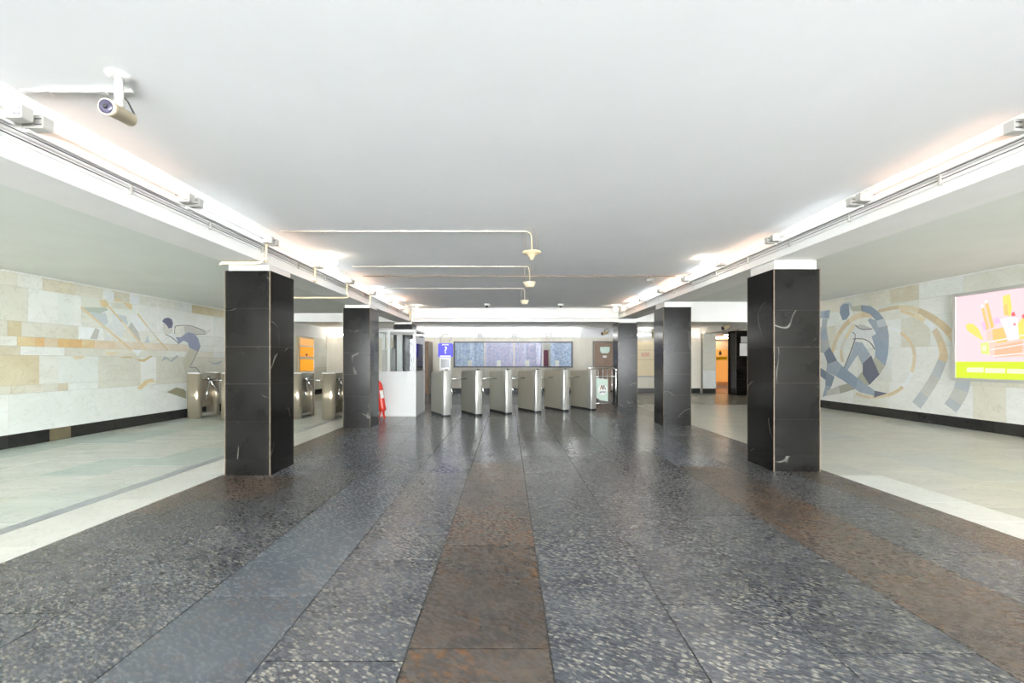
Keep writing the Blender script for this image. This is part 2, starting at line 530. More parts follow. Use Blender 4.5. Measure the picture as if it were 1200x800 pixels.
floor = struct(box('floor', XL - 0.2, 13.2, YR - 0.2, 22.4, -0.3, -0.005, 'joint'))
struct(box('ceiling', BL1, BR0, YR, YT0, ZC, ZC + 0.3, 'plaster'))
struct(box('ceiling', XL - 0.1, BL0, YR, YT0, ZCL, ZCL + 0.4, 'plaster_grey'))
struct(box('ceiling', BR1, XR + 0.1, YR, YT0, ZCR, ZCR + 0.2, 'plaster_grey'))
struct(box('ceiling', XL - 0.1, 13.1, YT1, YB, ZCB, ZCB + 0.4, 'plaster'))
struct(box('trim_1', BL0, BL1, YR, YT0, ZBL, 3.1, 'beam'))
struct(box('trim_2', BR0, BR1, YR, YT0, ZBR, 3.2, 'beam'))
struct(box('trim_3', XL - 0.1, XR + 0.1, YT0, YT1, ZBT, 3.2, 'beam'))
wall_left = struct(box('wall_left', XL - 0.25, XL - 0.02, YR, YB + 0.2, 0, 3.1, 'joint_light'))
wall_right = struct(box('wall_right', XR + 0.02, XR + 0.25, YR, 14.0, 0, 3.2, 'joint_light'))
wall_back = struct(box('wall_back', XL, 8.40, YB, YB + 0.2, 0, 3.0, 'plaster'))
struct(box('wall_side', XR + 0.25, 13.1, 13.8, 14.0, 0, 3.0, 'plaster'))
struct(box('wall_end', 13.0, 13.2, 14.0, 22.2, 0, 3.0, 'corridor'))
# corridor behind the opening
struct(box('wall_back', 10.9, 13.0, YB, YB + 0.2, 0, 3.0, 'plaster'))
struct(box('wall_back', 8.40, 10.9, YB, YB + 0.2, 2.42, 3.0, 'plaster'))
struct(box('wall_corridor', 8.2, 8.40, YB + 0.2, 22.2, 0, 2.8, 'corridor'))
struct(box('wall_corridor', 8.2, 13.0, 22.0, 22.2, 0, 2.8, 'corridor'))
struct(box('ceiling', 8.2, 13.0, YB + 0.2, 22.2, 2.55, 2.8, 'plaster'))

# ------------------------------------------------------------------ floor slabs (granite carpet, marble aisles, hall)
GAP = 0.007
def slab(x0, x1, y0, y1, mat, name='granite_tile'):
    t = random.uniform(-0.0006, 0.0006)
    return box(name, x0 + GAP / 2, x1 - GAP / 2, y0 + GAP / 2, y1 - GAP / 2, -0.03, t, mat, floor)

cols = [GL, -2.92, -2.30, -1.68, -1.06, -0.45, 0.19, 0.825, 1.445, 2.09, 2.75, 3.36, GR]
kinds = ['granite_brown', 'granite_brown', 'granite_grey', 'granite_smooth', 'granite_grey', 'granite_brown',
         'granite_grey', 'granite_grey', 'granite_grey', 'granite_brown', 'granite_grey', 'granite_brown']
joints = {3: [2.36, 3.30, 4.15, 5.0], 4: [1.85, 2.80, 3.67, 4.25, 4.96], 5: [1.93, 3.02, 3.85, 4.64],
          6: [1.72, 2.51, 3.27, 4.10, 4.92], 7: [1.5, 2.28, 3.0, 3.67, 4.6], 2: [1.6, 2.5, 3.44, 4.3],
          1: [2.2, 3.1, 4.0, 4.83], 8: [1.9, 2.75, 3.6, 4.4], 9: [1.65, 2.6, 3.5, 4.45], 10: [2.0, 2.9, 3.8, 4.7]}
gaps = {(0, k): 0 for k in range(3)}
for i in range(12):
    ys = list(joints.get(i, [1.7 + random.random() * 0.4]))
    while ys[0] > -0.5:
        ys.insert(0, ys[0] - random.uniform(0.85, 1.05))
    while ys[-1] < YT1 - 0.5:
        ys.append(ys[-1] + random.uniform(0.8, 1.05))
    ys[-1] = YT1 + 0.3
    for a, b in zip(ys, ys[1:]):
        k = kinds[i]
        if i in (0, 1) and a < 3.3 and b < 4.2:
            k = 'granite_grey'          # the flecked slabs nearest the viewer
        elif i == 0:
            k = 'granite_brown'
        elif i == 7 and 2.8 < a < 5:
            k = 'granite_grey'
        elif random.random() < 0.12 and a > 5:
            k = random.choice(['granite_grey', 'granite_smooth'])
        elif a > 4.8 and random.random() < 0.8:
            k = 'granite_smooth'  # paler stone far off, painting in the light the floor reflects there
        slab(cols[i], cols[i + 1], a, b, k)

def aisle(xs, y0, y1, mats, step, name='marble_tile'):
    for i, (a, b) in enumerate(zip(xs, xs[1:])):
        ys = [y0 - random.random() * 0.5]
        while ys[-1] < y1 - 0.6:
            ys.append(ys[-1] + random.uniform(*step))
        ys[-1] = y1
        for c, d in zip(ys, ys[1:]):
            slab(a, b, c, d, mats[i] if not isinstance(mats, str) else mats, name)
def aisle2(xs, y0, y1, mats, step):
    ys = [y0]
    while ys[-1] < y1 - 0.6:
        ys.append(ys[-1] + random.uniform(*step))
    ys[-1] = y1
    for c, d in zip(ys, ys[1:]):
        slab(xs[0], xs[1], c, d, mats[0], 'marble_tile')
aisle([-3.80, GL], 0.6, YT1 + 0.3, ['marble_border'], (0.8, 1.1))
aisle([-3.93, -3.80], 0.6, YT1 + 0.3, ['marble_strip'], (1.0, 1.7))
aisle([XL, -6.75, -6.05, -5.35, -4.65, -3.93], 1.5, YT1 + 0.3, 'marble_floor', (0.75, 1.3))
for a, b in zip([0.5, 1.4, 2.4, 3.46, 3.93], [1.4, 2.4, 3.46, 3.93, 4.85]):
    slab(GR, 4.25, a, b, 'marble_border', 'marble_tile')
aisle2([GR, 4.25], 4.85, YT1 + 0.3, ['marble_floor_warm'], (0.8, 1.1))
aisle([4.25, 5.1, 6.0, 6.9, 7.85, XR], 1.5, YT1 + 0.3, 'marble_floor_warm', (0.9, 1.5))
hx = [XL, -5.5, -3.6, -1.8, 0, 1.8, 3.6, 5.4, 7.2, 9.0, 10.9, 13.0]
for a, b in zip(hx, hx[1:]):
    for c, d in zip([12.8, 14.4, 16.0], [14.4, 16.0, YB]):
        slab(a, b, c, d, 'floor_hall_grey' if -3.7 < a < 3.5 else ('marble_floor' if a < -3 else 'floor_hall'), 'stone_tile')
slab(8.4, 13.0, YB, 22.0, 'corridor_floor', 'stone_tile')

# ------------------------------------------------------------------ wall cladding
def clad(wall, side, y0, y1, z0, z1, mat, name='marble_slab', proud=0.0):
    g = 0.003
    if side == 'L':
        return box(name, XL - 0.03, XL + proud, y0 + g / 2, y1 - g / 2, z0 + g / 2, z1 - g / 2, mat, wall)
    if side == 'R':
        return box(name, XR - proud, XR + 0.03, y0 + g / 2, y1 - g / 2, z0 + g / 2, z1 - g / 2, mat, wall)
def yl(px): return -XL * F / (595 - px)
def yr(px): return XR * F / (px - 595)

def course(wall, side, z0, z1, ys, mats, name='marble_slab'):
    for i, (a, b) in enumerate(zip(ys, ys[1:])):
        mt = mats[i % len(mats)] if isinstance(mats, (list, tuple)) else mats
        clad(wall, side, a, b, z0, z1, mt, name, random.uniform(0, 0.0012))
WM, WW, WT, WO, WP = 'wall_marble', 'wall_marble_white', 'wall_marble_tan', 'wall_marble_orange', 'wall_marble_peach'
Y0 = [2.2]
Lc = course
course(wall_left, 'L', 2.43, ZCL, [2.2, 5.7, yl(20), yl(50), yl(88), yl(121), yl(131), yl(152), yl(163), yl(184), yl(208), yl(225), yl(250), 12.04],
       [WM, WM, WM, WT, WM, WW, WT, WW, WM, WM, WM, WT, WT])
course(wall_left, 'L', 1.905, 2.43, Y0 + [yl(32.5), yl(68), yl(86), yl(95), yl(121), yl(160), yl(184), yl(212), yl(250), 12.04],
       [WM, WW, WW, WW, WM, WW, WW, WW, WW, WW])
course(wall_left, 'L', 1.675, 1.905, Y0 + [yl(9), yl(25), yl(92), yl(121), yl(184), yl(228), yl(250), 12.04], [WM, WT, WM, WW, WM, WW, WW, WW])
course(wall_left, 'L', 1.53, 1.675, Y0 + [yl(20), yl(42), yl(52), yl(68), yl(82), yl(96), yl(111), yl(135), yl(165), yl(190), yl(220), yl(250), 12.04],
       [WM, WO, WO, WP, WO, WO, WO, WP, WP, WP, WP, WW, WW])
course(wall_left, 'L', 1.39, 1.53, Y0 + [yl(24), yl(50), yl(76), yl(121), yl(160), yl(190), yl(220), yl(250), 12.04], [WT, WW, WW, WM, WM, WM, WM, WM, WW])
course(wall_left, 'L', 0.93, 1.39, Y0 + [yl(46), yl(68), yl(115), yl(165), yl(183), yl(240), 12.04], [WT, WM, WW, WM, WW, WM, WM])
course(wall_left, 'L', 0.807, 0.93, Y0 + [yl(13), yl(29), yl(52), yl(68), yl(80)], [WM, WT, WM, WM, WT])
course(wall_left, 'L', 0.807, 0.93, [yl(80), yl(115), yl(165), yl(183), yl(240), 12.04], [WW, WM, WM, WM, WM])
course(wall_left, 'L', 0.20, 0.807, Y0 + [yl(10), yl(64), yl(146), yl(210), 12.04], [WW])
course(wall_left, 'L', 0.0, 0.20, Y0 + [yl(10), yl(58), yl(83), yl(146), yl(200), 12.04], ['base_black', 'base_black', 'base_brown', 'base_black', 'base_black', 'base_black'], 'baseboard_slab')
# beyond the gates
for z0, z1 in ((0.2, 1.05), (1.05, 1.65), (1.65, 2.2)):
    course(wall_left, 'L', z0, z1, [12.5, 13.8, 15.05], [WM])
    course(wall_left, 'L', z0, z1, [16.35, YB], [WM])
course(wall_left, 'L', 0, 0.2, [12.5, 15.05], ['base_black'], 'baseboard_slab')
course(wall_left, 'L', 0, 0.2, [16.35, YB], ['base_black'], 'baseboard_slab')
course(wall_left, 'L', 2.2, ZCB, [12.5, YB], ['plaster'], 'plaster_band')

RY = []
course(wall_right, 'R', 2.62, ZCR, RY + [2.2, 6.8, yr(1129), yr(1077), yr(1043), yr(1020), yr(990), 12.04], [WM, WM, WW, WT, WM, WM, WM])
course(wall_right, 'R', 2.25, 2.62, RY + [2.2, 6.8, yr(1129), yr(1077), yr(1043), yr(1000), 12.04], [WM, WM, WW, WM, WM, WW])
course(wall_right, 'R', 1.61, 2.25, RY + [2.2, 6.9, yr(1125), yr(1090), yr(1056), yr(1010), yr(980), 12.04], [WM, WW, WW])
course(wall_right, 'R', 0.84, 1.61, RY + [2.2, 6.6, yr(1135), yr(1085), yr(1045), yr(1005), 12.04], [WW, WM, WW])
course(wall_right, 'R', 0.21, 0.84, RY + [2.2, 6.9, yr(1179), yr(1140), yr(1080), yr(1042), yr(1000), 12.04], [WW, WW, WM])
course(wall_right, 'R', 0, 0.21, RY + [2.2, yr(1165), yr(1140), yr(1070), yr(1030), 12.04], ['base_black'], 'baseboard_slab')
for z0, z1 in ((0.21, 1.2), (1.2, 2.2), (2.2, 2.97)):
    course(wall_right, 'R', z0, z1, [12.5, 14.0], [WM])
# thin white metal edging where wall meets ceiling
tr = struct(box('trim_4', XL + 0.0, XL + 0.03, 2.2, YT0, ZCL - 0.022, ZCL - 0.002, 'white_metal'))
struct(box('trim_5', XR - 0.03, XR, 2.2, YT0, ZCR - 0.022, ZCR - 0.002, 'white_metal'))

# back wall boards: pale upright boards, each a part of the wall
xb = XL + 0.01
while xb < 8.0:
    w = random.uniform(0.24, 0.30)
    if not (-9 < xb < -9):
        box('wall_board', xb + 0.006, min(xb + w, 8.0) - 0.006, YB - 0.02 - random.random() * 0.006, YB, 0.19, 2.24, 'hall_panel', wall_back)
    xb += w
struct(box('baseboard_back', XL, 7.88, YB - 0.05, YB - 0.027, 0, 0.19, 'base_black'))
struct(box('trim_6', XL, 8.4, YB - 0.06, YB - 0.001, 2.24, 2.29, 'white_metal'))
# marble pier beside the corridor opening
pier = struct(box('wall_pier', 7.90, 8.42, YB - 0.22, YB - 0.06, 0, 2.42, 'joint_light'))
for z0, z1, mt in ((0, 0.19, 'base_black'), (0.19, 0.92, WW), (0.92, 1.62, WM), (1.62, 2.42, WM)):
    box('marble_slab', 7.90, 8.42, YB - 0.24, YB - 0.22, z0 + 0.002, z1 - 0.002, mt, pier)
struct(box('trim_7', 7.90, 8.36, 13.9, YB - 0.07, 2.42, ZCB, 'beam'))

# ------------------------------------------------------------------ pillars
def pillar(x0, x1, y, w, ztop, zb, label):
    p = thing('pillar', ((x0 + x1) / 2, y + w / 2, 0), label, 'pillar', 'black marble pillars')
    t = 0.02
    box('core', x0 + t, x1 - t, y + t, y + w - t, 0, ztop - 0.01, 'worn_edge', p)
    cap = 0.03
    MB().box(x0 + cap, x1 - cap, y + cap, y + w - cap, ztop - 0.02, zb).build('capital', 'capital', p)
    for ex in (x0 + 0.001, x1 - 0.0125):
        for ey in (y + 0.001, y + w - 0.0125):
            box('edge_strip', ex, ex + 0.0115, ey, ey + 0.0115, 0, ztop - 0.004, 'worn_edge', p)
    zs = [0, 0.185, 0.615, 1.04, 1.465, 1.90, ztop]
    for a, b in zip(zs, zs[1:]):
        a, b = a + 0.0013, b - 0.0013
        e = 0.012
        box('marble_panel', x0 + e, x1 - e, y, y + t, a, b, 'black_marble', p)
        box('marble_panel', x0 + e, x1 - e, y + w - t, y + w, a, b, 'black_marble', p)
        box('marble_panel', x0, x0 + t, y + e, y + w - e, a, b, 'black_marble', p)
        box('marble_panel', x1 - t, x1, y + e, y + w - e, a, b, 'black_marble', p)
    return p
pillar(-3.22, -2.70, 4.85, 0.54, 2.33, ZBL, 'nearest black marble pillar on the swimmer mosaic side')
pillar(-3.22, -2.68, 8.33, 0.54, 2.34, ZBL, 'black marble pillar right in front of the white booth')
pillar(-3.22, -2.68, 12.02, 0.54, 2.34, ZBT, 'black marble pillar seen through the booth windows')
pillar(3.13, 3.68, 5.02, 0.56, 2.385, ZBR, 'nearest black marble pillar on the lit advert side')
pillar(3.12, 3.68, 8.55, 0.55, 2.385, ZBR, 'black marble pillar, second from the viewer on the lit advert side')
pillar(3.10, 3.66, 12.03, 0.55, 2.38, ZBT, 'black marble pillar at the end of the railing by the brown door')
pf = pillar(8.72, 9.40, 16.3, 0.6, 2.47, ZCB, 'black marble pillar with white notices by the orange corridor')

# notices on the far pillar
tag(MB().box(8.86, 9.16, 16.285, 16.299, 1.50, 1.98).build('paper_notice', 'white_paper'), 'large white paper notice taped to the far black pillar', 'notice')
tag(MB().box(8.90, 9.14, 16.285, 16.299, 2.00, 2.24).build('paper_notice', 'grey_plastic'), 'small greyish notice above the white one on far pillar', 'notice')

# ------------------------------------------------------------------ fluorescent tubes along the beams
ORD = ['first', 'second', 'third', 'fourth', 'fifth', 'sixth', 'seventh', 'eighth', 'ninth', 'tenth']
def tube_mat(warm, k):
    n = 'fluorescent tube %s %d' % ('warm' if warm else 'cool', max(k, 0))
    if n not in bpy.data.materials:
        e = TUBE * (1 + 0.11 * max(k, 0) ** 2.2)       # strength raised toward the gates to brighten the dim far end
        emit(n, (1.0, 0.70, 0.54, 1) if warm else (0.93, 0.97, 1.0, 1), e * (1.25 if warm else 1.0))
    return bpy.data.materials[n]
def tube_lamp(x, y0, z, side, warm, label, grp, k, L=1.15):
    """bare tube on a white batten; side = +1 when the beam is on the -x side of the lamp"""
    lp = thing('fluorescent_lamp', (x - side * 0.09, y0, z - 0.02), label, 'lamp', grp)
    xb = x - side * 0.065
    MB().box(min(xb, xb - side * 0.03), max(xb, xb - side * 0.03), y0 + 0.01, y0 + L - 0.01, z - 0.055, z - 0.005).build('batten', 'white_metal', lp)
    MB().cyl((x, y0 + 0.05, z), (x, y0 + L - 0.05, z), 0.017, 12).build('tube', tube_mat(warm, k), lp)
    for ya in (y0, y0 + L - 0.055):
        h = MB().prism(rounded(min(x + side * 0.03, xb - side * 0.025), max(x + side * 0.03, xb - side * 0.025), z - 0.04, z + 0.032, 0.01, 3), ya, ya + 0.055, 'y').build('lamp_holder', 'grey_plastic', lp)
        for dz in (-0.02, 0.012):
            MB().box(x - 0.02, x + 0.02, ya - 0.001, ya + 0.001, z + dz - 0.003, z + dz + 0.003).build('slot', 'cable_dark', h)
    MB().box(min(xb - side * 0.03, x - side * 0.10), max(xb - side * 0.03, x - side * 0.10), y0 + 0.2, y0 + 0.24, z - 0.05, z - 0.01).build('bracket', 'white_metal', lp)
    MB().box(min(xb - side * 0.03, x - side * 0.10), max(xb - side * 0.03, x - side * 0.10), y0 + L - 0.24, y0 + L - 0.2, z - 0.05, z - 0.01).build('bracket', 'white_metal', lp)
    return lp
P = 1.20
for k in range(-3, 8):
    y0 = 2.38 + k * P
    if y0 + P > YT0 - 0.2:
        continue
    nm = ORD[k + 1] + ' from viewer' if k >= -1 else ('behind viewer' if k == -2 else 'farthest behind viewer')
    tube_lamp(-2.62, y0, 2.64, 1, k % 2 == 0, ('warm' if k % 2 == 0 else 'cool') + ' white tube lamp on the swimmer side beam, ' + nm, 'tube lamps on the swimmer side beam', k)
    y1 = 2.52 + k * P
    if y1 + P > YT0 - 0.2:
        continue
    tube_lamp(3.02, y1, 2.70, -1, k % 2 == 0, ('warm' if k % 2 == 0 else 'cool') + ' white tube lamp on the advert side beam, ' + nm, 'tube lamps on the advert side beam', k)

# globe lamps
def globe(x, y, z, wx, wy, wz, label):
    g = thing('globe_lamp', (wx, wy, wz), label, 'lamp', 'small glowing globe lamps')
    d = Vector((x - wx, y - wy, z - wz))
    MB().cyl((wx, wy, wz), Vector((wx, wy, wz)) + d * 0.35, 0.035, 14).build('lamp_base', 'cream_metal', g)
    MB().sphere((x, y, z), 0.068, 18, 10, 0.85).build('globe', 'globe', g)
globe(-2.47, 6.02, 2.70, -2.47, 6.02, 2.80, 'glowing globe lamp under the ceiling beside the tubes near the booth')
globe(-2.44, 11.45, 2.68, -2.44, 11.45, 2.80, 'glowing globe lamp at the beam end above the booth')
globe(2.85, 6.15, 2.71, 2.85, 6.15, 2.80, 'glowing globe lamp under the ceiling on the advert side')
globe(2.90, 11.45, 2.69, 2.90, 11.45, 2.80, 'glowing globe lamp at the beam end above the brown door')
globe(-7.16, 17.28, 2.33, -7.40, 17.44, 2.33, 'glowing globe lamp in the hall corner beside the orange panels')
globe(7.62, 17.25, 2.37, 7.62, 17.47, 2.37, 'glowing globe lamp beside the marble pier')

# ------------------------------------------------------------------ cables and conduits
def cables(x, side, zs, label):
    b = thing('cable_run', (x, 1.0, zs[0]), label, 'cable')
    for z, r, mt in zs_m(zs):
        MB().cyl((x + side * 0.008, YR + 0.02, z), (x + side * 0.008, YT0 - 0.05, z), r, 8).build('cable', mt, b)
    for i in range(14):
        y = 0.6 + i * 0.82
        MB().box(min(x, x + side * 0.02), max(x, x + side * 0.02), y, y + 0.015, min(zs) - 0.012, max(zs) + 0.012).build('clip', 'grey_plastic', b)
def zs_m(zs):
    return [(zs[0], 0.006, 'cable_grey'), (zs[1], 0.0035, 'cable_dark'), (zs[2], 0.007, 'white_metal')]
cables(BL1, 1, [2.555, 2.535, 2.512], 'run of three thin cables along the swimmer side beam')
cables(BR0, -1, [2.63, 2.605, 2.578], 'run of three thin cables along the advert side beam')
tag(MB().cyl((BL1 + 0.008, YR + 0.02, 2.576), (BL1 + 0.008, YT0 - 0.05, 2.576), 0.003, 8).build('lamp_wire', 'cable_dark'), 'dark wire just under the tube lamps on the swimmer side', 'cable')
tag(MB().cyl((BR0 - 0.008, YR + 0.02, 2.645), (BR0 - 0.008, YT0 - 0.05, 2.645), 0.003, 8).build('lamp_wire', 'cable_dark'), 'dark wire just under the tube lamps on the advert side', 'cable')

drops = [(4.755, 'above the nearest pillar'), (5.955, 'beside the first globe lamp'), (7.155, 'where the pipe turns under the beam'), (8.355, 'above the second pillar'), (11.75, 'at the far end of the beam')]
for y, w in drops:
    d = thing('conduit_drop', (BL1, y, ZBL), 'cream upright conduit on the swimmer side beam face ' + w, 'conduit', 'upright conduits on the beam')
    MB().cyl((BL1 + 0.028, y, ZBL + 0.0), (BL1 + 0.028, y, 2.60), 0.016, 10).build('pipe', 'cream_metal', d)
    MB().box(BL1 + 0.001, BL1 + 0.06, y - 0.02, y + 0.02, 2.60, 2.66).build('junction_box', 'cream_metal', d)
    MB().box(BL1 + 0.001, BL1 + 0.05, y - 0.022, y + 0.022, ZBL + 0.03, ZBL + 0.045).build('clamp', 'white_metal', d)
for y, xe in ((7.155, -3.6), (4.62, -3.12)):
    tag(MB().path([(BL1 + 0.03, y + 0.04, ZBL + 0.02), (BL1 + 0.03, y + 0.04, ZBL - 0.02), (BL1 - 0.02, y + 0.04, ZBL - 0.03), (xe, y + 0.04, ZBL - 0.03), (xe - 0.02, y + 0.04, ZBL - 0.05)], 0.016, 10)
        .build('soffit_pipe', 'cream_metal'), 'cream pipe crossing under the beam ' + ('by the second pillar' if y > 5 else 'against the nearest pillar top'), 'conduit')

def ceiling_pipe(y, x0, x1, r, mt, label, z=None):
    z = ZC - r if z is None else z
    p = thing('ceiling_conduit', (x0, y, ZC), label, 'conduit')
    MB().cyl((x0, y, z), (x1, y, z), r, 10).build('pipe', mt, p)
    n = max(2, int((x1 - x0) / 0.9))
    for i in range(n):
        x = x0 + (i + 0.5) * (x1 - x0) / n
        MB().box(x - 0.012, x + 0.012, y - r - 0.006, y + r + 0.006, z - r - 0.003, ZC - 0.0005).build('clamp', mt, p)
    return p
def detector(y, x, z, r, conical, pipe_y, x0, label, plabel):
    ceiling_pipe(pipe_y, x0, x - 0.03 - (0.03 if conical else 0), 0.010, 'pipe_cream', plabel)
    d = thing('ceiling_detector', (x, y, ZC), label, 'detector', 'hanging detectors')
    if conical:
        MB().lathe((x, y, z), [(0.010, -0.085), (0.020, -0.08), (0.022, -0.06), (0.034, -0.052), (0.045, -0.03), (0.075, -0.012), (r, -0.004), (r, 0.008), (0.02, 0.014)], 28).build('dish', 'beige_metal', d)
    else:
        MB().lathe((x, y, z), [(0.03, -0.065), (r * 0.62, -0.06), (r * 0.78, -0.03), (r * 0.9, 0.0), (r, 0.004), (r, 0.012), (0.02, 0.016)], 28).build('dish', 'cream_metal', d)
    for k in range(3):
        a = 0.6 + k * 2.094
        MB().cyl((x + r * 0.8 * math.cos(a), y + r * 0.8 * math.sin(a), z + 0.005), (x + r * 0.8 * math.cos(a), y + r * 0.8 * math.sin(a), ZC - 0.0005), 0.0028, 6).build('hanger_rod', 'cable_brown', d)
    MB().path([(x - 0.03 - (0.03 if conical else 0), pipe_y, ZC - 0.012), (x - 0.02, pipe_y, ZC - 0.03), (x - 0.004, y, ZC - 0.07), (x, y, z + 0.012)], 0.007, 8).build('feed_wire', 'cream_metal', d)
detector(4.90, 0.275, 2.545, 0.107, True, 4.90, -2.6, 'beige hanging detector with a cone tip, nearest of the three', 'cream ceiling conduit feeding the nearest hanging detector')
detector(6.73, 0.343, 2.53, 0.105, False, 6.73, -2.45, 'cream bowl shaped detector, middle one of the three hanging', 'cream ceiling conduit feeding the middle hanging detector')
detector(8.76, 0.345, 2.53, 0.09, False, 8.76, -2.55, 'small cream bowl detector, farthest of the three hanging', 'cream ceiling conduit feeding the farthest hanging detector')
ceiling_pipe(7.51, -2.55, 2.95, 0.008, 'cable_brown', 'thin brown cable crossing the whole ceiling')
ceiling_pipe(11.9, -2.6, 3.0, 0.012, 'cable_grey', 'thin grey conduit along the ceiling edge at the cross beam')
ceiling_pipe(2.35, -2.68, -2.07, 0.011, 'white_metal', 'short white conduit feeding the nearest security camera')
cb = MB().path([(-2.66, YT0 - 0.014, 2.50 + 0.004 * math.sin(i * 1.7)) if i == 0 else (-2.66 + i * 0.36, YT0 - 0.014, 2.50 + 0.012 * math.sin(i * 1.7)) for i in range(17)], 0.008, 8)
tag(cb.build('beam_cable', 'cable_grey'), 'slack grey cable along the cross beam above the gates', 'cable')

# ------------------------------------------------------------------ security cameras
def cctv(base, drop, yaw, tilt, label, s=1.0, mt='cream_metal', arm=True):
    base = Vector(base)
    c = thing('security_camera', base, label, 'camera', 'security cameras')
    if arm:
        MB().lathe(base, [(0.03 * s, -0.018), (0.048 * s, -0.012), (0.052 * s, -0.0005)], 24).build('ceiling_plate', 'white_metal', c)
        MB().cyl(base + Vector((0, 0, -0.012)), base + Vector((0, 0, -drop)), 0.017 * s, 14).build('stem', 'white_metal', c)
    else:
        MB().cyl(base + Vector((0, 0, 0)), base + Vector((0, 0, -drop)), 0.012 * s, 12).build('stem', 'white_metal', c)
    j = base + Vector((0, 0, -drop))
    MB().sphere(j, 0.022 * s, 14, 8).build('joint', 'grey_plastic', c)
    d = Vector((math.sin(yaw) * math.cos(tilt), -math.cos(yaw) * math.cos(tilt), -math.sin(tilt)))
    ctr = j + Vector((0, 0, -0.045 * s))
    a, b = ctr - d * 0.07 * s, ctr + d * 0.07 * s
    body = MB().lathe(a, [(0.026 * s, 0), (0.032 * s, 0.006 * s), (0.032 * s, 0.115 * s), (0.036 * s, 0.118 * s), (0.036 * s, 0.14 * s)], 20, d).build('body', mt, c)
    MB().lathe(b - d * 0.002, [(0.031 * s, 0), (0.031 * s, 0.004 * s), (0.016 * s, 0.005 * s)], 20, d).build('lens_ring', 'lens', body)
    MB().sphere(b + d * 0.002, 0.011 * s, 12, 8).build('lens', 'black_plastic', body)
    side = d.cross(Vector((0, 0, 1))).normalized()
    st = j + Vector((0, 0, drop * 0.35))
    MB().path([st - d * 0.015 * s, st - d * 0.05 * s + Vector((0, 0, -0.015)), st - d * 0.085 * s + Vector((0, 0, -0.06)), ctr - d * 0.095 * s + Vector((0, 0, 0.01)), a + d * 0.002], 0.004 * s, 8).build('cable', 'cable_dark', c)
    return c
cctv((-2.04, 2.24, ZC), 0.15, 0.05, 0.12, 'cream bullet camera on a white stem near the viewer', 1.12)
cctv((2.52, 7.55, ZC), 0.03, 0.9, 0.1, 'small grey camera at the end of the brown ceiling cable', 0.9, 'grey_plastic')
cctv((3.85, 16.9, ZCB), 0.16, -1.35, 0.3, 'cream camera above the brown door behind the gates', 1.9, 'beige_metal')
cctv((7.78, 15.2, ZCB), 0.05, -1.3, 0.35, 'cream camera on the beam by the orange corridor', 2.2, 'beige_metal')
for x, lb in ((-0.54, 'dome camera on the ceiling edge nearer the booth'), (1.39, 'dome camera on the ceiling edge nearer the brown door')):
    d = thing('dome_camera', (x, 11.2, ZC), 'small white and black ' + lb, 'camera', 'ceiling dome cameras')
    MB().lathe((x, 11.2, ZC), [(0.055, -0.05), (0.075, -0.045), (0.08, -0.0005)], 24).build('housing', 'white_metal', d)
    MB().sphere((x, 11.2, ZC - 0.05), 0.048, 18, 10).build('dome', 'black_plastic', d)

# ------------------------------------------------------------------ turnstiles: main row
def main_gate(arms=True):
    """front of the cabinet at the local origin, cabinet runs along +y"""
    g = bpy.data.objects.new('turnstile', None)
    col.objects.link(g)
    side = [(0.06, 0.06), (0.86, 0.06), (0.86, 0.97)]
    side += [(0.86 - 0.07 + 0.07 * math.cos(t), 0.965 + 0.07 * math.sin(t)) for t in [math.pi / 2 * i / 6 for i in range(7)]]
    side += [(0.06, 1.065)]
    MB().prism(side, -0.085, 0.085, 'x').build('cabinet', 'steel_dark', g, local=True, bevel=0.008)
    nose = [(-0.095, 0.10), (-0.095, 0.0)] + [(-0.095 * math.copysign(abs(math.cos(t)) ** 0.7, math.cos(t)), -0.04 * math.sin(t) ** 0.7) for t in [math.pi * i / 10 for i in range(1, 10)]] + [(0.095, 0.0), (0.095, 0.10)]
    nb = MB().prism(nose, 0.05, 1.085, 'z', True).build('nose', 'steel_bright', g, local=True, bevel=0.006)
    MB().box(-0.005, 0.005, -0.042, -0.0385, 0.08, 1.06).build('seam', 'grey_plastic', nb, local=True)
    MB().prism([(p[0] * 0.94, p[1] * 0.9 + 0.004) for p in nose[1:-1]] + [(0.09, 0.84), (-0.09, 0.84)], 0, 0.06, 'z').build('plinth', 'black_plastic', g, local=True)
    MB().lathe((0.0, 0.03, 1.085), [(0.04, -0.002), (0.04, 0.012), (0.028, 0.022), (0.01, 0.026)], 18).build('card_reader', 'black_plastic', g, local=True)
    MB().box(-0.07, 0.07, 0.35, 0.80, 1.036, 1.039).build('top_plate', 'steel_bright', g, local=True) if False else None
    if arms:
        hub = MB().lathe((0.085, 0.16, 0.885), [(0.05, 0), (0.05, 0.03), (0.03, 0.05)], 18, (1, 0.0, -0.6)).build('hub', 'steel_bright', g, local=True)
        MB().cyl((0.10, 0.16, 0.875), (0.56, 0.16, 0.875), 0.016, 10).build('arm', 'chrome', g, local=True)
        MB().cyl((0.10, 0.16, 0.87), (0.15, 0.38, 0.50), 0.016, 10).build('arm', 'chrome', g, local=True)
        MB().cyl((0.10, 0.15, 0.87), (0.15, -0.02, 0.48), 0.016, 10).build('arm', 'chrome', g, local=True)
    return g
gate0 = main_gate(True)
gate_last = main_gate(False)
glabels = ['steel turnstile beside the white booth, in front of the question mark sign',
           'steel turnstile, second from the white booth',
           'steel turnstile, third from the white booth',
           'steel turnstile, fourth from the white booth',
           'steel turnstile, fifth from the white booth, next to last',
           'steel turnstile against the chrome railing, no arm of its own']
gpos = [(-1.416, 9.92), (-0.69, 10.13), (0.02, 10.40), (0.765, 10.74), (1.50, 11.02), (2.25, 11.25)]
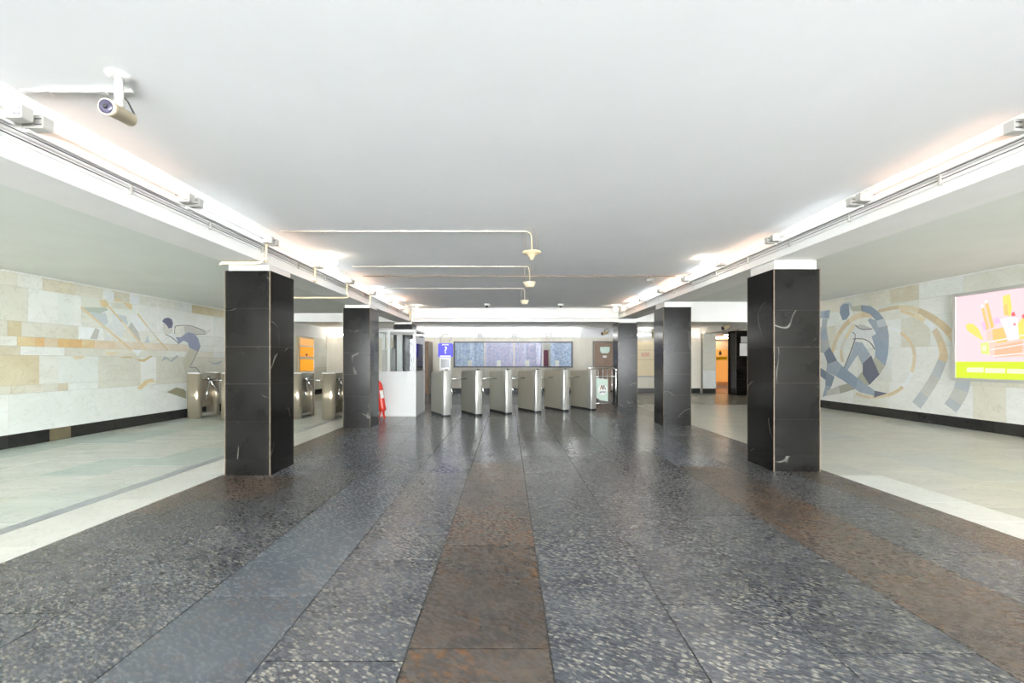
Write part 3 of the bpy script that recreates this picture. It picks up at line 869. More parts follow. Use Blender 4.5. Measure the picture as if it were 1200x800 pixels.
for i, (x, y) in enumerate(gpos):
    g = gate_last if i == 5 else (gate0 if i == 0 else copy_tree(gate0))
    g.location = (x, y, 0)
    g.rotation_euler = (0, 0, math.radians(29))
    tag(g, glabels[i], 'turnstile', 'main row of steel turnstiles')

# ------------------------------------------------------------------ turnstiles by the left wall
def side_gate():
    g = bpy.data.objects.new('tripod_turnstile', None)
    col.objects.link(g)
    for y0, d in ((0.0, 0.17), (0.62, 0.13)):
        MB().prism(rounded(-0.145, 0.145, y0, y0 + d, d / 2 - 0.004, 6), 0.0, 1.02, 'z', True).build('post', 'bronze_steel', g, local=True)
        MB().prism(rounded(-0.145, 0.145, y0, y0 + d, d / 2 - 0.004, 6), 1.02, 1.04, 'z').build('post_cap', 'white_metal', g, local=True)
    MB().box(-0.11, 0.11, 0.17, 0.62, 0.90, 1.03).build('top_box', 'steel', g, local=True, bevel=0.006)
    MB().box(-0.03, 0.03, 0.17, 0.62, 0.24, 0.90).build('panel', 'bronze_steel', g, local=True)
    MB().box(-0.10, 0.10, 0.17, 0.62, 0.04, 0.10).build('floor_tray', 'steel', g, local=True)
    MB().lathe((0.10, 0.38, 0.90), [(0.05, -0.01), (0.05, 0.03), (0.03, 0.06)], 18, (0.8, 0, -0.6)).build('hub', 'chrome', g, local=True)
    for e in ((0.17, 0.20, 0.42), (0.20, 0.60, 0.52), (0.52, 0.38, 0.84)):
        MB().cyl((0.13, 0.38, 0.87), e, 0.015, 10).build('arm', 'chrome', g, local=True)
    return g
sg0 = side_gate()
sl = ['tripod turnstile standing against the mosaic wall', 'tripod turnstile second from the mosaic wall, half behind the pillar',
      'tripod turnstile hidden behind the nearest pillar', 'tripod turnstile emerging just past the nearest pillar',
      'tripod turnstile midway between the two nearest pillars on the swimmer side']
for i, x in enumerate((-7.09, -6.33, -5.57, -4.81, -4.05)):
    g = sg0 if i == 0 else copy_tree(sg0)
    g.location = (x, 9.58, 0)
    tag(g, sl[i], 'turnstile', 'tripod turnstiles by the mosaic wall')

# ------------------------------------------------------------------ white booth
bx0, bx1, by0, by1, bz = -3.22, -2.15, 9.99, 11.05, 2.04
booth = thing('booth', ((bx0 + bx1) / 2, (by0 + by1) / 2, 0), 'white attendant booth with glazed upper half beside the turnstiles', 'booth')
def bpart(n, mt, *b, **kw): return box(n, *b, mt, booth, **kw)
s = 0.055
for x in (bx0, bx1 - s):
    for y in (by0, by1 - s):
        bpart('corner_post', 'booth_white', x, x + s, y, y + s, 0, bz)
bpart('front_panel', 'booth_white', bx0 + s, bx1 - s, by0 + 0.01, by0 + 0.04, 0.02, 1.02)
bpart('rear_panel', 'booth_white', bx0 + s, bx1 - s, by1 - 0.04, by1 - 0.01, 0.02, 1.02)
bpart('side_panel', 'booth_white', bx1 - 0.04, bx1 - 0.01, by0 + s, by1 - s, 0.02, 1.02)
bpart('side_panel', 'booth_white', bx0 + 0.01, bx0 + 0.04, by0 + s, by1 - s, 0.02, 1.02)
bpart('ledge', 'booth_white', bx0 + s, bx1 - s, by0 - 0.02, by0 + 0.10, 1.02, 1.06)
bpart('ledge', 'booth_white', bx1 - 0.08, bx1 - 0.0, by0 + s, by1 - s, 1.02, 1.06)
for y in (by0, by1 - s):
    bpart('top_rail', 'booth_white', bx0 + s, bx1 - s, y, y + s, bz - 0.06, bz)
for x in (bx0, bx1 - s):
    bpart('top_rail', 'booth_white', x, x + s, by0 + s, by1 - s, bz - 0.035, bz)
bpart('mullion', 'booth_white', -2.82, -2.76, by0 + 0.005, by0 + 0.05, 1.06, bz - 0.06)
bpart('mullion', 'booth_white', -2.86, -2.72, by1 - 0.05, by1 - 0.005, 1.02, bz - 0.06)
bpart('pane', 'glass', bx0 + s, -2.82, by0 + 0.022, by0 + 0.028, 1.06, bz - 0.06)
bpart('pane', 'glass', -2.76, bx1 - s, by0 + 0.022, by0 + 0.028, 1.06, bz - 0.06)
bpart('pane', 'glass', bx1 - 0.028, bx1 - 0.022, by0 + s, by1 - s, 1.06, 1.72)
bpart('side_fascia', 'booth_white', bx1 - 0.035, bx1 - 0.015, by0 + s, by1 - s, 1.72, 1.88)
bpart('pane', 'glass', bx1 - 0.028, bx1 - 0.022, by0 + s, by1 - s, 1.88, bz - 0.035)
bpart('skirting', 'grey_plastic', bx0 - 0.004, bx1 + 0.004, by0 - 0.004, by1 + 0.004, 0.0, 0.02)
bpart('counter', 'grey_plastic', bx0 + s, bx1 - 0.08, by0 + 0.1, by0 + 0.45, 0.98, 1.02)
# a pale cabinet standing in the booth
lc = thing('locker', (-3.0, 10.75, 0), 'pale narrow locker standing inside the booth', 'locker')
box('body', -3.13, -2.89, 10.60, 10.98, 0.021, 1.62, 'booth_white', lc)
box('door', -3.125, -2.895, 10.585, 10.60, 0.06, 1.58, 'grey_plastic', lc)

# fire extinguisher on a low stand, leaning
fe = thing('fire_extinguisher', (-2.88, 9.76, 0), 'red fire extinguisher leaning beside the white booth', 'extinguisher')
b0, b1 = Vector((-2.865, 9.77, 0.15)), Vector((-2.985, 9.79, 0.86))
ax = (b1 - b0)
Lx = ax.length
MB().lathe(b0, [(0.05, 0), (0.085, 0.02), (0.088, 0.06), (0.088, Lx - 0.14), (0.075, Lx - 0.07), (0.035, Lx - 0.02), (0.03, Lx)], 22, ax).build('cylinder', 'red', fe)
u = ax.normalized()
e1 = Vector((0.75, -0.66, 0)); e1 = (e1 - u * e1.dot(u)).normalized(); e2 = u.cross(e1)
lv = []
for k in range(7):
    t = -0.55 + k * 1.1 / 6
    dv = e1 * math.cos(t) + e2 * math.sin(t)
    lv += [b0 + u * hh + dv * rr for rr in (0.0875, 0.0895) for hh in (0.30, 0.48)]
lf = []
for k in range(6):
    a = k * 4
    lf += [(a + 2, a + 6, a + 7, a + 3), (a, a + 2, a + 6, a + 4), (a + 1, a + 5, a + 7, a + 3)]
MB().add(lv, lf).build('label_patch', 'white_paper', fe)
MB().cyl(b1, b1 + ax.normalized() * 0.06, 0.02, 12).build('valve', 'black_plastic', fe)
MB().path([b0 + Vector((0.02, -0.02, 0.02)), (-2.835, 9.74, 0.10), (-2.825, 9.73, 0.05), (-2.80, 9.72, 0.0)], 0.022, 10).build('foot', 'red', fe)
MB().path([b0 + Vector((-0.03, 0, 0.02)), (-2.93, 9.78, 0.08), (-2.95, 9.79, 0.0)], 0.018, 10).build('foot', 'red', fe)

# ------------------------------------------------------------------ help point behind the first turnstile
hp = thing('help_point', (-1.70, 11.65, 0), 'white help column with grey screen behind the first turnstile', 'kiosk')
MB().prism(rounded(-1.86, -1.54, 11.60, 11.80, 0.03, 4), 0.0, 1.0, 'z').build('pedestal', 'white_metal', hp)
MB().prism([(-1.86, 0.98), (-1.54, 0.98), (-1.56, 1.40), (-1.84, 1.40)], 11.62, 11.74, 'y').build('head', 'white_metal', hp)
box('screen', -1.815, -1.585, 11.610, 11.619, 1.12, 1.36, 'screen', hp)
sb = thing('question_sign', (-1.70, 11.66, 1.40), 'blue sign with a white question mark above the help column', 'sign')
MB().prism(rounded(-1.895, -1.50, 1.405, 1.785, 0.04, 4), 11.62, 11.70, 'y').build('panel', 'blue_sign', sb)

def text(name, body, size, loc, mat, parent, rot=(math.radians(90), 0, 0), extr=0.001, bold=0.0):
    cu = bpy.data.curves.new(name, 'FONT')
    cu.body = body
    cu.size = size
    cu.extrude = extr
    cu.offset = bold
    cu.align_x = 'CENTER'
    cu.align_y = 'CENTER'
    o = bpy.data.objects.new(name, cu)
    col.objects.link(o)
    dg = bpy.context.evaluated_depsgraph_get()
    me = bpy.data.meshes.new_from_object(o.evaluated_get(dg))
    bpy.data.objects.remove(o)
    o = bpy.data.objects.new(name, me)
    me.materials.clear()
    me.materials.append(M[mat])
    col.objects.link(o)
    o.parent = parent
    o.location = Vector(loc) - wloc(parent)
    o.rotation_euler = rot
    return o
text('question_mark', '?', 0.27, (-1.695, 11.617, 1.59), 'sign_white', sb, bold=0.0)
box('print_strip', -1.79, -1.61, 11.616, 11.62, 1.738, 1.752, 'sign_white', sb)
box('print_strip', -1.84, -1.55, 11.616, 11.62, 1.428, 1.444, 'sign_white', sb)
hb = MB().path([(-1.84, 11.66, 1.785), (-1.84, 11.66, 1.96), (-1.82, 11.66, 2.0), (-1.74, 11.66, 2.03), (-1.60, 11.66, 2.03), (-1.55, 11.66, 2.0), (-1.55, 11.66, 1.90), (-1.60, 11.66, 1.86), (-1.58, 11.66, 1.785)], 0.010, 8)
hb.build('wire_bracket', 'grey_plastic', sb)

# ------------------------------------------------------------------ chrome railing with mint board
rl = thing('railing', (2.7, 11.6, 0), 'chrome railing between last turnstile and pillar', 'railing')
A, B = Vector((2.22, 11.42, 0)), Vector((2.97, 11.72, 0))
def RP(t, z): return A.lerp(B, t) + Vector((0, 0, z))
MB().path([RP(-0.12, 1.12), RP(0.2, 1.12), RP(0.86, 1.12), RP(0.96, 1.09), RP(1.0, 0.97), RP(1.0, 0.6), RP(1.0, 0.0)], 0.024, 10).build('top_rail', 'chrome', rl)
MB().cyl(RP(0.08, 0), RP(0.08, 1.11), 0.02, 10).build('post', 'chrome', rl)
MB().cyl(RP(0.08, 0.88), RP(1.0, 0.88), 0.014, 10).build('rail', 'chrome', rl)
MB().cyl(RP(0.08, 0.16), RP(1.0, 0.16), 0.014, 10).build('rail', 'chrome', rl)
for t in (0.30, 0.48, 0.66, 0.84):
    MB().cyl(RP(t, 0.16), RP(t, 1.11), 0.010, 8).build('baluster', 'chrome', rl)
MB().cyl(RP(1.0, 1.06), Vector((3.09, 12.1, 1.06)), 0.02, 10).build('wall_rail', 'chrome', rl)
MB().sphere(RP(0.82, 0.48), 0.035, 12, 8).build('latch', 'black_plastic', rl)
dirv = (B - A).normalized()
ang = math.atan2(dirv.y, dirv.x)
mb = thing('sign_board', RP(0.42, 0.25) + Vector((0.0, -0.06, 0)), 'mint board with a letter M emblem on the railing', 'sign', rz=ang)
sbm = MB()
sbm.prism([(-0.22, 0.10), (-0.05, 0.0), (0.19, -0.04), (0.19, 0.56), (-0.22, 0.60)], -0.008, 0.008, 'y').build('board', 'mint', mb, local=True)
MB().lathe((0.02, -0.009, 0.28), [(0.145, 0), (0.145, 0.002)], 28, (0, -1, 0)).build('disc', 'white_paper', mb, local=True)
MB().prism([(-0.075, 0.28), (-0.045, 0.28), (-0.018, 0.37), (-0.03, 0.41)], -0.014, -0.010, 'y').build('emblem', 'gold_print', mb, local=True)
MB().prism([(-0.03, 0.41), (-0.005, 0.41), (0.03, 0.30), (0.015, 0.275)], -0.0145, -0.0105, 'y').build('emblem', 'ink', mb, local=True)
MB().prism([(0.015, 0.275), (0.04, 0.30), (0.07, 0.41), (0.045, 0.41)], -0.014, -0.010, 'y').build('emblem', 'ink', mb, local=True)
MB().prism([(0.07, 0.41), (0.085, 0.36), (0.115, 0.28), (0.085, 0.28)], -0.0145, -0.0105, 'y').build('emblem', 'ink', mb, local=True)
tm = text('emblem_text', 'METRO', 0.062, (0, 0, 0), 'blue_print', mb, bold=0.001)
tm.location = (0.02, -0.012, 0.215)

# ------------------------------------------------------------------ ticket windows on the back wall
wz0, wz1 = 1.04, 2.10
wx = [-2.20, -0.94, 0.26, 1.42, 2.65]
win = struct(bpy.data.objects.new('window_1', None))
win.location = (0.2, YB - 0.03, wz0)
col.objects.link(win)
f = 0.05
yw0, yw1 = YB - 0.17, YB - 0.027
box('frame_rail', wx[0], wx[-1], yw0, yw1, wz1 - f, wz1, 'window_frame', win)
box('frame_rail', wx[0], wx[-1], yw0 - 0.03, yw1, wz0, wz0 + f, 'window_frame', win)
box('frame_stile', wx[0], wx[0] + f, yw0, yw1, wz0 + f, wz1 - f, 'window_frame', win)
box('frame_stile', wx[-1] - f, wx[-1], yw0, yw1, wz0 + f, wz1 - f, 'window_frame', win)
for x in wx[1:-1]:
    box('mullion', x - 0.03, x + 0.03, yw0 + 0.01, yw1, wz0 + f, wz1 - f, 'mullion', win)
clabel = ['blue lace curtain in the ticket window nearest the help sign', 'pinkish lace curtain in the second ticket window', 'lilac lace curtain in the third ticket window', 'blue lace curtain in the ticket window nearest the brown door']
for i in range(4):
    a, b = wx[i] + (f if i == 0 else 0.03), wx[i + 1] - (f if i == 3 else 0.03)
    MB().prism([(yw1 - 0.050, wz0 + f), (yw1 - 0.044, wz0 + f), (yw0 + 0.016, wz1 - f), (yw0 + 0.010, wz1 - f)], a, b, 'x').build('pane', 'glass', win)
    # folded cloth: a zig-zag sheet with thickness
    a2 = a + (0.30 if i == 3 else 0.0)
    n = 40
    top, bot = [], []
    pts = [(a2 + 0.003 + (b - a2 - 0.006) * k / n, YB - 0.042 + 0.006 * math.sin(k * 1.45)) for k in range(n + 1)]
    m2 = MB()
    vs2 = [(x, y, wz0 + f + 0.003) for x, y in pts] + [(x, y, wz1 - f - 0.003) for x, y in pts]
    vs2 += [(x, y + 0.008, wz0 + f + 0.003) for x, y in pts] + [(x, y + 0.008, wz1 - f - 0.003) for x, y in pts]
    q = n + 1
    m2.add(vs2, [(k, k + 1, q + k + 1, q + k) for k in range(n)] + [(2 * q + k + 1, 2 * q + k, 3 * q + k, 3 * q + k + 1) for k in range(n)], True)
    m2.add([vs2[0], vs2[2 * q], vs2[3 * q], vs2[q]], [(0, 1, 2, 3)])
    m2.add([vs2[n], vs2[q + n], vs2[3 * q + n], vs2[2 * q + n]], [(0, 1, 2, 3)])
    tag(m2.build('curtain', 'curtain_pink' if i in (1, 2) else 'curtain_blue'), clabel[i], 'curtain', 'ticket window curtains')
    cx = [545 + 5.5, 584.5, 618, 653][i]
    X = (cx - 595) / F * (yw0 - 0.02)
    tag(box('paper_card', X - 0.085, X + 0.085, yw0 + 0.02, yw0 + 0.03, wz0 + f, wz0 + f + 0.24, 'white_paper'),
        'white paper card at the foot of the ' + ['first', 'second', 'third', 'fourth'][i] + ' ticket window from the booth', 'notice', 'cards in the ticket windows')
tag(box('red_cloth', wx[3] + 0.05, wx[3] + 0.24, YB - 0.045, YB - 0.033, wz0 + f + 0.003, wz1 - 0.35, 'curtain_red'), 'dull red cloth hanging beside the last blue curtain', 'cloth')

# tubes on the back wall
for i, x0 in enumerate((-3.9, -2.45, -1.05, 0.33, 1.76)):
    t = thing('fluorescent_lamp', (x0, YB - 0.06, 2.34), 'white tube lamp above the ticket windows, ' + ORD[i] + ' from the booth', 'lamp', 'tube lamps on the back wall')
    MB().box(x0, x0 + 1.25, YB - 0.10, YB - 0.062, 2.30, 2.40).build('batten', 'white_metal', t)
    MB().cyl((x0 + 0.05, YB - 0.125, 2.35), (x0 + 1.20, YB - 0.125, 2.35), 0.018, 10).build('tube', 'tube_hall', t)
    for xa in (x0, x0 + 1.20):
        MB().box(xa, xa + 0.05, YB - 0.15, YB - 0.062, 2.31, 2.39).build('lamp_holder', 'grey_plastic', t)
for x0, lb in ((5.2, 'white tube lamp above the cream poster'), (-6.85, 'white tube lamp on the back wall near the corner globe')):
    t = thing('fluorescent_lamp', (x0, YB - 0.06, 2.34), lb, 'lamp', 'tube lamps on the back wall')
    MB().box(x0, x0 + 0.65, YB - 0.10, YB - 0.062, 2.32, 2.42).build('batten', 'white_metal', t)
    MB().cyl((x0 + 0.03, YB - 0.125, 2.37), (x0 + 0.62, YB - 0.125, 2.37), 0.018, 10).build('tube', 'tube_hall', t)
    for xa in (x0, x0 + 0.62):
        MB().box(xa, xa + 0.04, YB - 0.15, YB - 0.062, 2.33, 2.41).build('lamp_holder', 'grey_plastic', t)

# doors on the back wall
def door(n, x0, x1, z1, mt):
    d = struct(bpy.data.objects.new('door_%d' % n, None))
    d.location = ((x0 + x1) / 2, YB - 0.03, 0)
    col.objects.link(d)
    f = 0.07
    y0, y1 = YB - 0.10, YB - 0.027
    box('door_jamb', x0 - f, x0, y0, y1, 0, z1 + f, 'door_frame', d)
    box('door_jamb', x1, x1 + f, y0, y1, 0, z1 + f, 'door_frame', d)
    box('door_head', x0, x1, y0, y1, z1, z1 + f, 'door_frame', d)
    lf = box('door_leaf', x0 + 0.004, x1 - 0.004, y0 + 0.02, y1, 0.01, z1 - 0.004, mt, d)
    MB().cyl((x0 + 0.08, y0 - 0.05, 1.02), (x0 + 0.22, y0 - 0.05, 1.02), 0.012, 8).cyl((x0 + 0.09, y0 + 0.019, 1.02), (x0 + 0.09, y0 - 0.05, 1.02), 0.012, 8).build('door_handle', 'chrome', lf)
    return d
d1 = door(1, 3.55, 4.40, 2.05, 'wood_door')
sg = thing('door_sign', (3.98, YB - 0.09, 1.72), 'mint sign plate on the brown door', 'sign')
MB().prism([(3.83, 1.62), (4.10, 1.62), (4.16, 1.72), (4.16, 1.88), (3.77, 1.88), (3.77, 1.72)], YB - 0.095, YB - 0.081, 'y').build('plate', 'mint', sg)
tag(box('door_sign', 3.88, 4.04, YB - 0.095, YB - 0.081, 1.44, 1.53, 'white_paper'), 'small white plate below the mint door sign', 'sign')
d2 = struct(bpy.data.objects.new('door_2', None))
d2.location = (-3.2, YB - 0.3, 0)
col.objects.link(d2)
box('door_leaf', -3.30, -3.08, YB - 0.9, YB - 0.85, 0.01, 2.06, 'wood_door', d2)
box('door_jamb', -3.30, -3.08, YB - 0.84, YB - 0.03, 0, 2.08, 'door_frame', d2)

# cream posters on the back wall
ps = thing('poster', (6.2, YB - 0.04, 0.6), 'long cream wall poster with pale red lettering', 'poster')
box('board', 5.05, 7.42, YB - 0.045, YB - 0.027, 0.70, 2.10, 'cream_board', ps)
box('lower_edge', 5.05, 7.42, YB - 0.06, YB - 0.027, 0.64, 0.70, 'grey_plastic', ps)
text('lettering', '500', 0.23, (5.62, YB - 0.047, 1.56), 'red_print', ps)
text('lettering', '500', 0.23, (6.35, YB - 0.047, 1.56), 'red_print', ps)
MB().box(5.2, 7.1, YB - 0.0475, YB - 0.045, 1.74, 1.76).build('print_line', 'beige_metal', ps)
MB().box(5.2, 7.1, YB - 0.0475, YB - 0.045, 1.35, 1.37).build('print_line', 'beige_metal', ps)
jb = thing('junction_box', (6.09, YB - 0.2, 2.3), 'khaki box on the wall above the cream poster', 'box')
box('body', 5.90, 6.28, YB - 0.22, YB - 0.062, 2.22, 2.60, 'grey_box', jb)
box('lid', 5.92, 6.26, YB - 0.235, YB - 0.22, 2.24, 2.58, 'beige_metal', jb)

# lit orange kiosk front in the left wall of the hall
d3 = struct(bpy.data.objects.new('door_3', None))
d3.location = (XL, 15.7, 0)
col.objects.link(d3)
k0, k1 = 15.08, 16.32
x0, x1 = XL - 0.019, XL + 0.05
box('door_jamb', x0, x1, k0, k0 + 0.09, 0, 2.18, 'beige_metal', d3)
box('door_jamb', x0, x1, k1 - 0.05, k1, 0, 2.18, 'white_metal', d3)
box('door_head', x0, x1, k0 + 0.09, k1 - 0.05, 2.12, 2.18, 'beige_metal', d3)
box('transom', x0, x1, k0 + 0.09, k1 - 0.05, 1.82, 1.87, 'white_metal', d3)
box('transom', x0, x1, k0 + 0.09, k1 - 0.05, 1.36, 1.47, 'cream_metal', d3)
for z0, z1, mt in ((1.87, 2.12, 'orange_soft'), (1.47, 1.82, 'orange_lit'), (0.95, 1.36, 'orange_lit'), (0.05, 0.95, 'cream_metal')):
    box('lit_panel', x0, XL + 0.02, k0 + 0.09, k1 - 0.05, z0, z1, mt, d3)
MB().prism([(15.62, 1.55), (15.72, 1.47), (15.82, 1.55), (15.77, 1.58), (15.72, 1.56), (15.67, 1.58)], XL + 0.021, XL + 0.024, 'x').build('mark', 'ink', d3)

# corridor: glass door and warm lamps
d4 = struct(bpy.data.objects.new('door_4', None))
d4.location = (10.7, 21.0, 0)
col.objects.link(d4)
gx0, gx1, gy = 10.12, 11.05, 21.0
box('door_jamb', gx0 - 0.06, gx0, gy, gy + 0.08, 0, 2.35, 'white_metal', d4)
box('door_jamb', gx1 - 0.18, gx1 - 0.10, gy, gy + 0.08, 0, 2.35, 'white_metal', d4)
box('door_jamb', gx1 - 0.02, gx1 + 0.05, gy, gy + 0.08, 0, 2.35, 'white_metal', d4)
box('door_head', gx0, gx1, gy, gy + 0.08, 2.28, 2.35, 'white_metal', d4)
box('door_rail', gx0, gx1 - 0.18, gy, gy + 0.06, 0, 0.10, 'white_metal', d4)
box('pane', gx0, gx1 - 0.18, gy + 0.03, gy + 0.036, 0.10, 2.28, 'glass', d4)
box('sticker', gx0 + 0.08, gx1 - 0.24, gy + 0.022, gy + 0.029, 1.36, 1.52, 'yellow_print', d4)
MB().prism([(10.40, 1.60), (10.55, 1.60), (10.53, 1.76), (10.475, 1.82), (10.42, 1.76)], gy + 0.022, gy + 0.029, 'y').build('sticker', 'cable_dark', d4)
box('push_bar', gx1 - 0.09, gx1 - 0.05, gy - 0.06, gy - 0.02, 0.3, 2.1, 'steel', d4)
struct(box('wall_inner', 9.0, 12.9, 21.9, 21.98, 0.0, 2.5, M['orange_soft'] if False else 'corridor'))
tag(box('lit_board', 9.8, 11.6, 21.80, 21.88, 0.25, 1.9, 'orange_soft'), 'soft orange lit board behind the glass corridor door', 'board')
for i, (xx, yy) in enumerate(((10.2, 19.2), (10.6, 21.5))):
    t = thing('ceiling_lamp', (xx, yy, 2.55), 'warm ceiling tube lamp in the corridor, ' + ('before' if i == 0 else 'behind') + ' the glass door', 'lamp', 'corridor lamps')
    box('batten', xx - 0.5, xx + 0.5, yy - 0.04, yy + 0.04, 2.50, 2.549, 'white_metal', t)
    MB().cyl((xx - 0.48, yy, 2.47), (xx + 0.48, yy, 2.47), 0.018, 10).build('tube', 'tube_corridor', t)
    for xa in (xx - 0.5, xx + 0.48):
        box('lamp_holder', xa, xa + 0.02, yy - 0.03, yy + 0.03, 2.45, 2.50, 'grey_plastic', t)

# ------------------------------------------------------------------ mosaics, laid out in the plane of each wall
class Wall:
    """pieces of stone set in the wall plane; a point is given as (distance along the hall, height)"""
    def __init__(self, side, root):
        self.side, self.root, self.n = side, root, 0
    def P(self, px, py):
        y = (-XL * F / (595 - px)) if self.side == 'L' else (XR * F / (px - 595))
        return (y, EYE - (py - 423) / F * y)
    def piece(self, pts, mt, h=0.004, name='marble_piece'):
        self.n += 1
        pr = h + (self.n % 9) * 0.00025
        if self.side == 'L':
            return MB().prism(pts, XL + 0.0005, XL + pr, 'x').build(name, mt, self.root)
        return MB().prism(pts, XR - pr, XR - 0.0005, 'x').build(name, mt, self.root)
    def poly(self, o, sc, cr, mt, h=0.004, name='marble_piece'):
        return self.piece([self.P(o[0] + c[0] / sc, o[1] + c[1] / sc) for c in cr], mt, h, name)
    def ribbon(self, o, sc, cr, w, mts, h=0.003, per=1, name='marble_piece'):
        """a curved band cut into separate stones"""
        Q = [Vector(self.P(o[0] + c[0] / sc, o[1] + c[1] / sc)) for c in cr]
        # smooth resampling (Catmull-Rom)
        R = []
        for i in range(len(Q) - 1):
            p0, p1, p2, p3 = Q[max(i - 1, 0)], Q[i], Q[i + 1], Q[min(i + 2, len(Q) - 1)]
            for k in range(3):
                t = k / 3
                R.append(0.5 * ((2 * p1) + (p2 - p0) * t + (2 * p0 - 5 * p1 + 4 * p2 - p3) * t * t + (3 * p1 - p0 - 3 * p2 + p3) * t ** 3))
        R.append(Q[-1])
        Lf, Rt = [], []
        for i, p in enumerate(R):
            d = (R[min(i + 1, len(R) - 1)] - R[max(i - 1, 0)]).normalized()
            nrm = Vector((-d.y, d.x))
            ww = w(i / (len(R) - 1)) if callable(w) else w
            Lf.append(p + nrm * ww / 2)
            Rt.append(p - nrm * ww / 2)
        st = 3 * per
        for j, i in enumerate(range(0, len(R) - 1, st)):
            e = min(i + st, len(R) - 1)
            self.piece([tuple(q) for q in Lf[i:e + 1]] + [tuple(q) for q in reversed(Rt[i:e + 1])], mts[j % len(mts)], h, name)

mr = thing('athletes_mosaic', (XR, 10.0, 0.3), 'blue grey stone mosaic of two athletes with sand coloured arcs', 'mosaic')
W = Wall('R', mr)
o2, s2 = (940, 310), 3.81
W.ribbon(o2, s2, [(340, 270), (385, 280), (440, 302), (482, 345), (502, 400), (490, 480), (450, 545), (385, 582), (300, 592), (240, 575)], 0.075, ['m_sand2', 'm_white', 'm_sand', 'm_sand2'], 0.002)
W.ribbon(o2, s2, [(440, 205), (500, 225), (548, 250), (590, 290), (618, 345), (632, 400), (625, 430)], lambda t: 0.06 + 0.12 * t, ['m_sand', 'm_sand2', 'm_white', 'm_sand2', 'm_sand'], 0.002)
W.ribbon(o2, s2, [(625, 430), (595, 500), (545, 580), (510, 628)], lambda t: 0.18 + 0.05 * t, ['m_grey', 'm_greytan', 'm_grey'], 0.002)
W.ribbon(o2, s2, [(340, 208), (430, 190), (520, 205), (600, 250), (660, 305), (700, 365), (722, 440)], lambda t: 0.07 + 0.13 * t, ['m_sand', 'm_sand2', 'm_sand'], 0.003)
W.ribbon(o2, s2, [(722, 500), (710, 560), (685, 608), (662, 640)], 0.27, ['m_grey', 'm_greytan', 'm_grey'], 0.003)
o3, s3 = (950, 340), 5.71
W.ribbon(o3, s3, [(420, 160), (340, 165), (260, 205), (190, 290), (150, 390), (140, 450)], lambda t: 0.16 - 0.06 * t, ['m_sand', 'm_sand2'], 0.002)
W.ribbon(o3, s3, [(290, 230), (235, 320), (205, 400), (215, 480)], 0.09, ['m_sand2', 'm_skin'], 0.002)
for cr, mt in [
    ([(270, 110), (345, 100), (345, 140), (276, 140)], 'm_olive'),
    ([(345, 100), (400, 105), (450, 140), (490, 190), (440, 205), (400, 160), (345, 140)], 'm_blue'),
    ([(490, 190), (512, 238), (455, 250), (440, 205)], 'm_grey'),
    ([(512, 238), (524, 300), (523, 360), (440, 330), (410, 310), (440, 290), (455, 250)], 'm_blue2'),
    ([(523, 360), (518, 430), (500, 505), (432, 445), (435, 390), (410, 310), (440, 330)], 'm_blue'),
    ([(440, 205), (455, 250), (440, 290), (410, 240), (383, 200), (400, 185)], 'm_blue2'),
    ([(500, 505), (462, 562), (410, 480), (432, 445)], 'm_olive'),
    ([(405, 435), (462, 562), (395, 632), (350, 560), (350, 490)], 'm_slate'),
    ([(300, 235), (340, 262), (415, 258), (425, 290), (400, 325), (300, 322), (280, 280)], 'm_white'),
    ([(300, 235), (345, 228), (415, 258), (340, 262)], 'm_greytan'),
    ([(300, 345), (345, 350), (400, 430), (345, 495), (315, 430)], 'm_blue2'),
    ([(300, 345), (315, 430), (242, 540), (222, 520), (275, 420)], 'm_blue2'),
    ([(345, 545), (395, 632), (300, 650), (310, 590)], 'm_olive'),
    ([(300, 610), (300, 660), (200, 690), (190, 640)], 'm_olive'),
    ([(190, 640), (200, 690), (108, 706), (110, 672)], 'm_greytan'),
    ([(195, 150), (200, 110), (225, 88), (255, 92), (258, 130), (262, 160), (240, 195), (215, 200)], 'm_blue3'),
    ([(200, 105), (225, 82), (262, 80), (280, 100), (272, 125), (255, 92), (225, 90)], 'm_grey'),
    ([(44, 185), (50, 155), (70, 140), (95, 138), (92, 188)], 'm_blue2'),
    ([(95, 138), (130, 130), (124, 188), (92, 188)], 'm_blue'),
    ([(80, 192), (115, 190), (106, 250), (60, 280), (52, 270), (75, 240)], 'm_grey'),
    ([(60, 280), (106, 250), (118, 330), (80, 330), (55, 350), (50, 290)], 'm_blue2'),
    ([(55, 350), (80, 330), (118, 330), (128, 380), (90, 420), (50, 412)], 'm_grey'),
    ([(128, 380), (175, 466), (115, 490), (90, 420)], 'm_blue3'),
    ([(112, 492), (175, 468), (210, 505), (170, 575), (105, 545)], 'm_blue2'),
    ([(210, 505), (320, 592), (300, 660), (215, 600), (170, 575)], 'm_blue'),
    ([(320, 592), (430, 672), (425, 705), (330, 682), (300, 660)], 'm_blue2'),
    ([(430, 672), (515, 690), (425, 718)], 'm_slate'),
    ([(55, 510), (105, 545), (100, 600), (62, 570)], 'm_blue3'),
    ([(105, 545), (160, 577), (140, 640), (100, 640), (100, 600)], 'm_blue'),
    ([(100, 640), (140, 640), (112, 700), (80, 715)], 'm_blue2'),
]:
    W.poly(o3, s3, cr, mt, 0.006)
for cr in ([(300, 235), (345, 262), (415, 258)], [(285, 325), (350, 325), (400, 350), (430, 395)], [(110, 492), (175, 466)], [(280, 280), (300, 322), (225, 520)], [(345, 100), (345, 140)]):
    W.ribbon(o3, s3, cr, 0.022, ['m_line'], 0.0085, 9, 'stone_line')

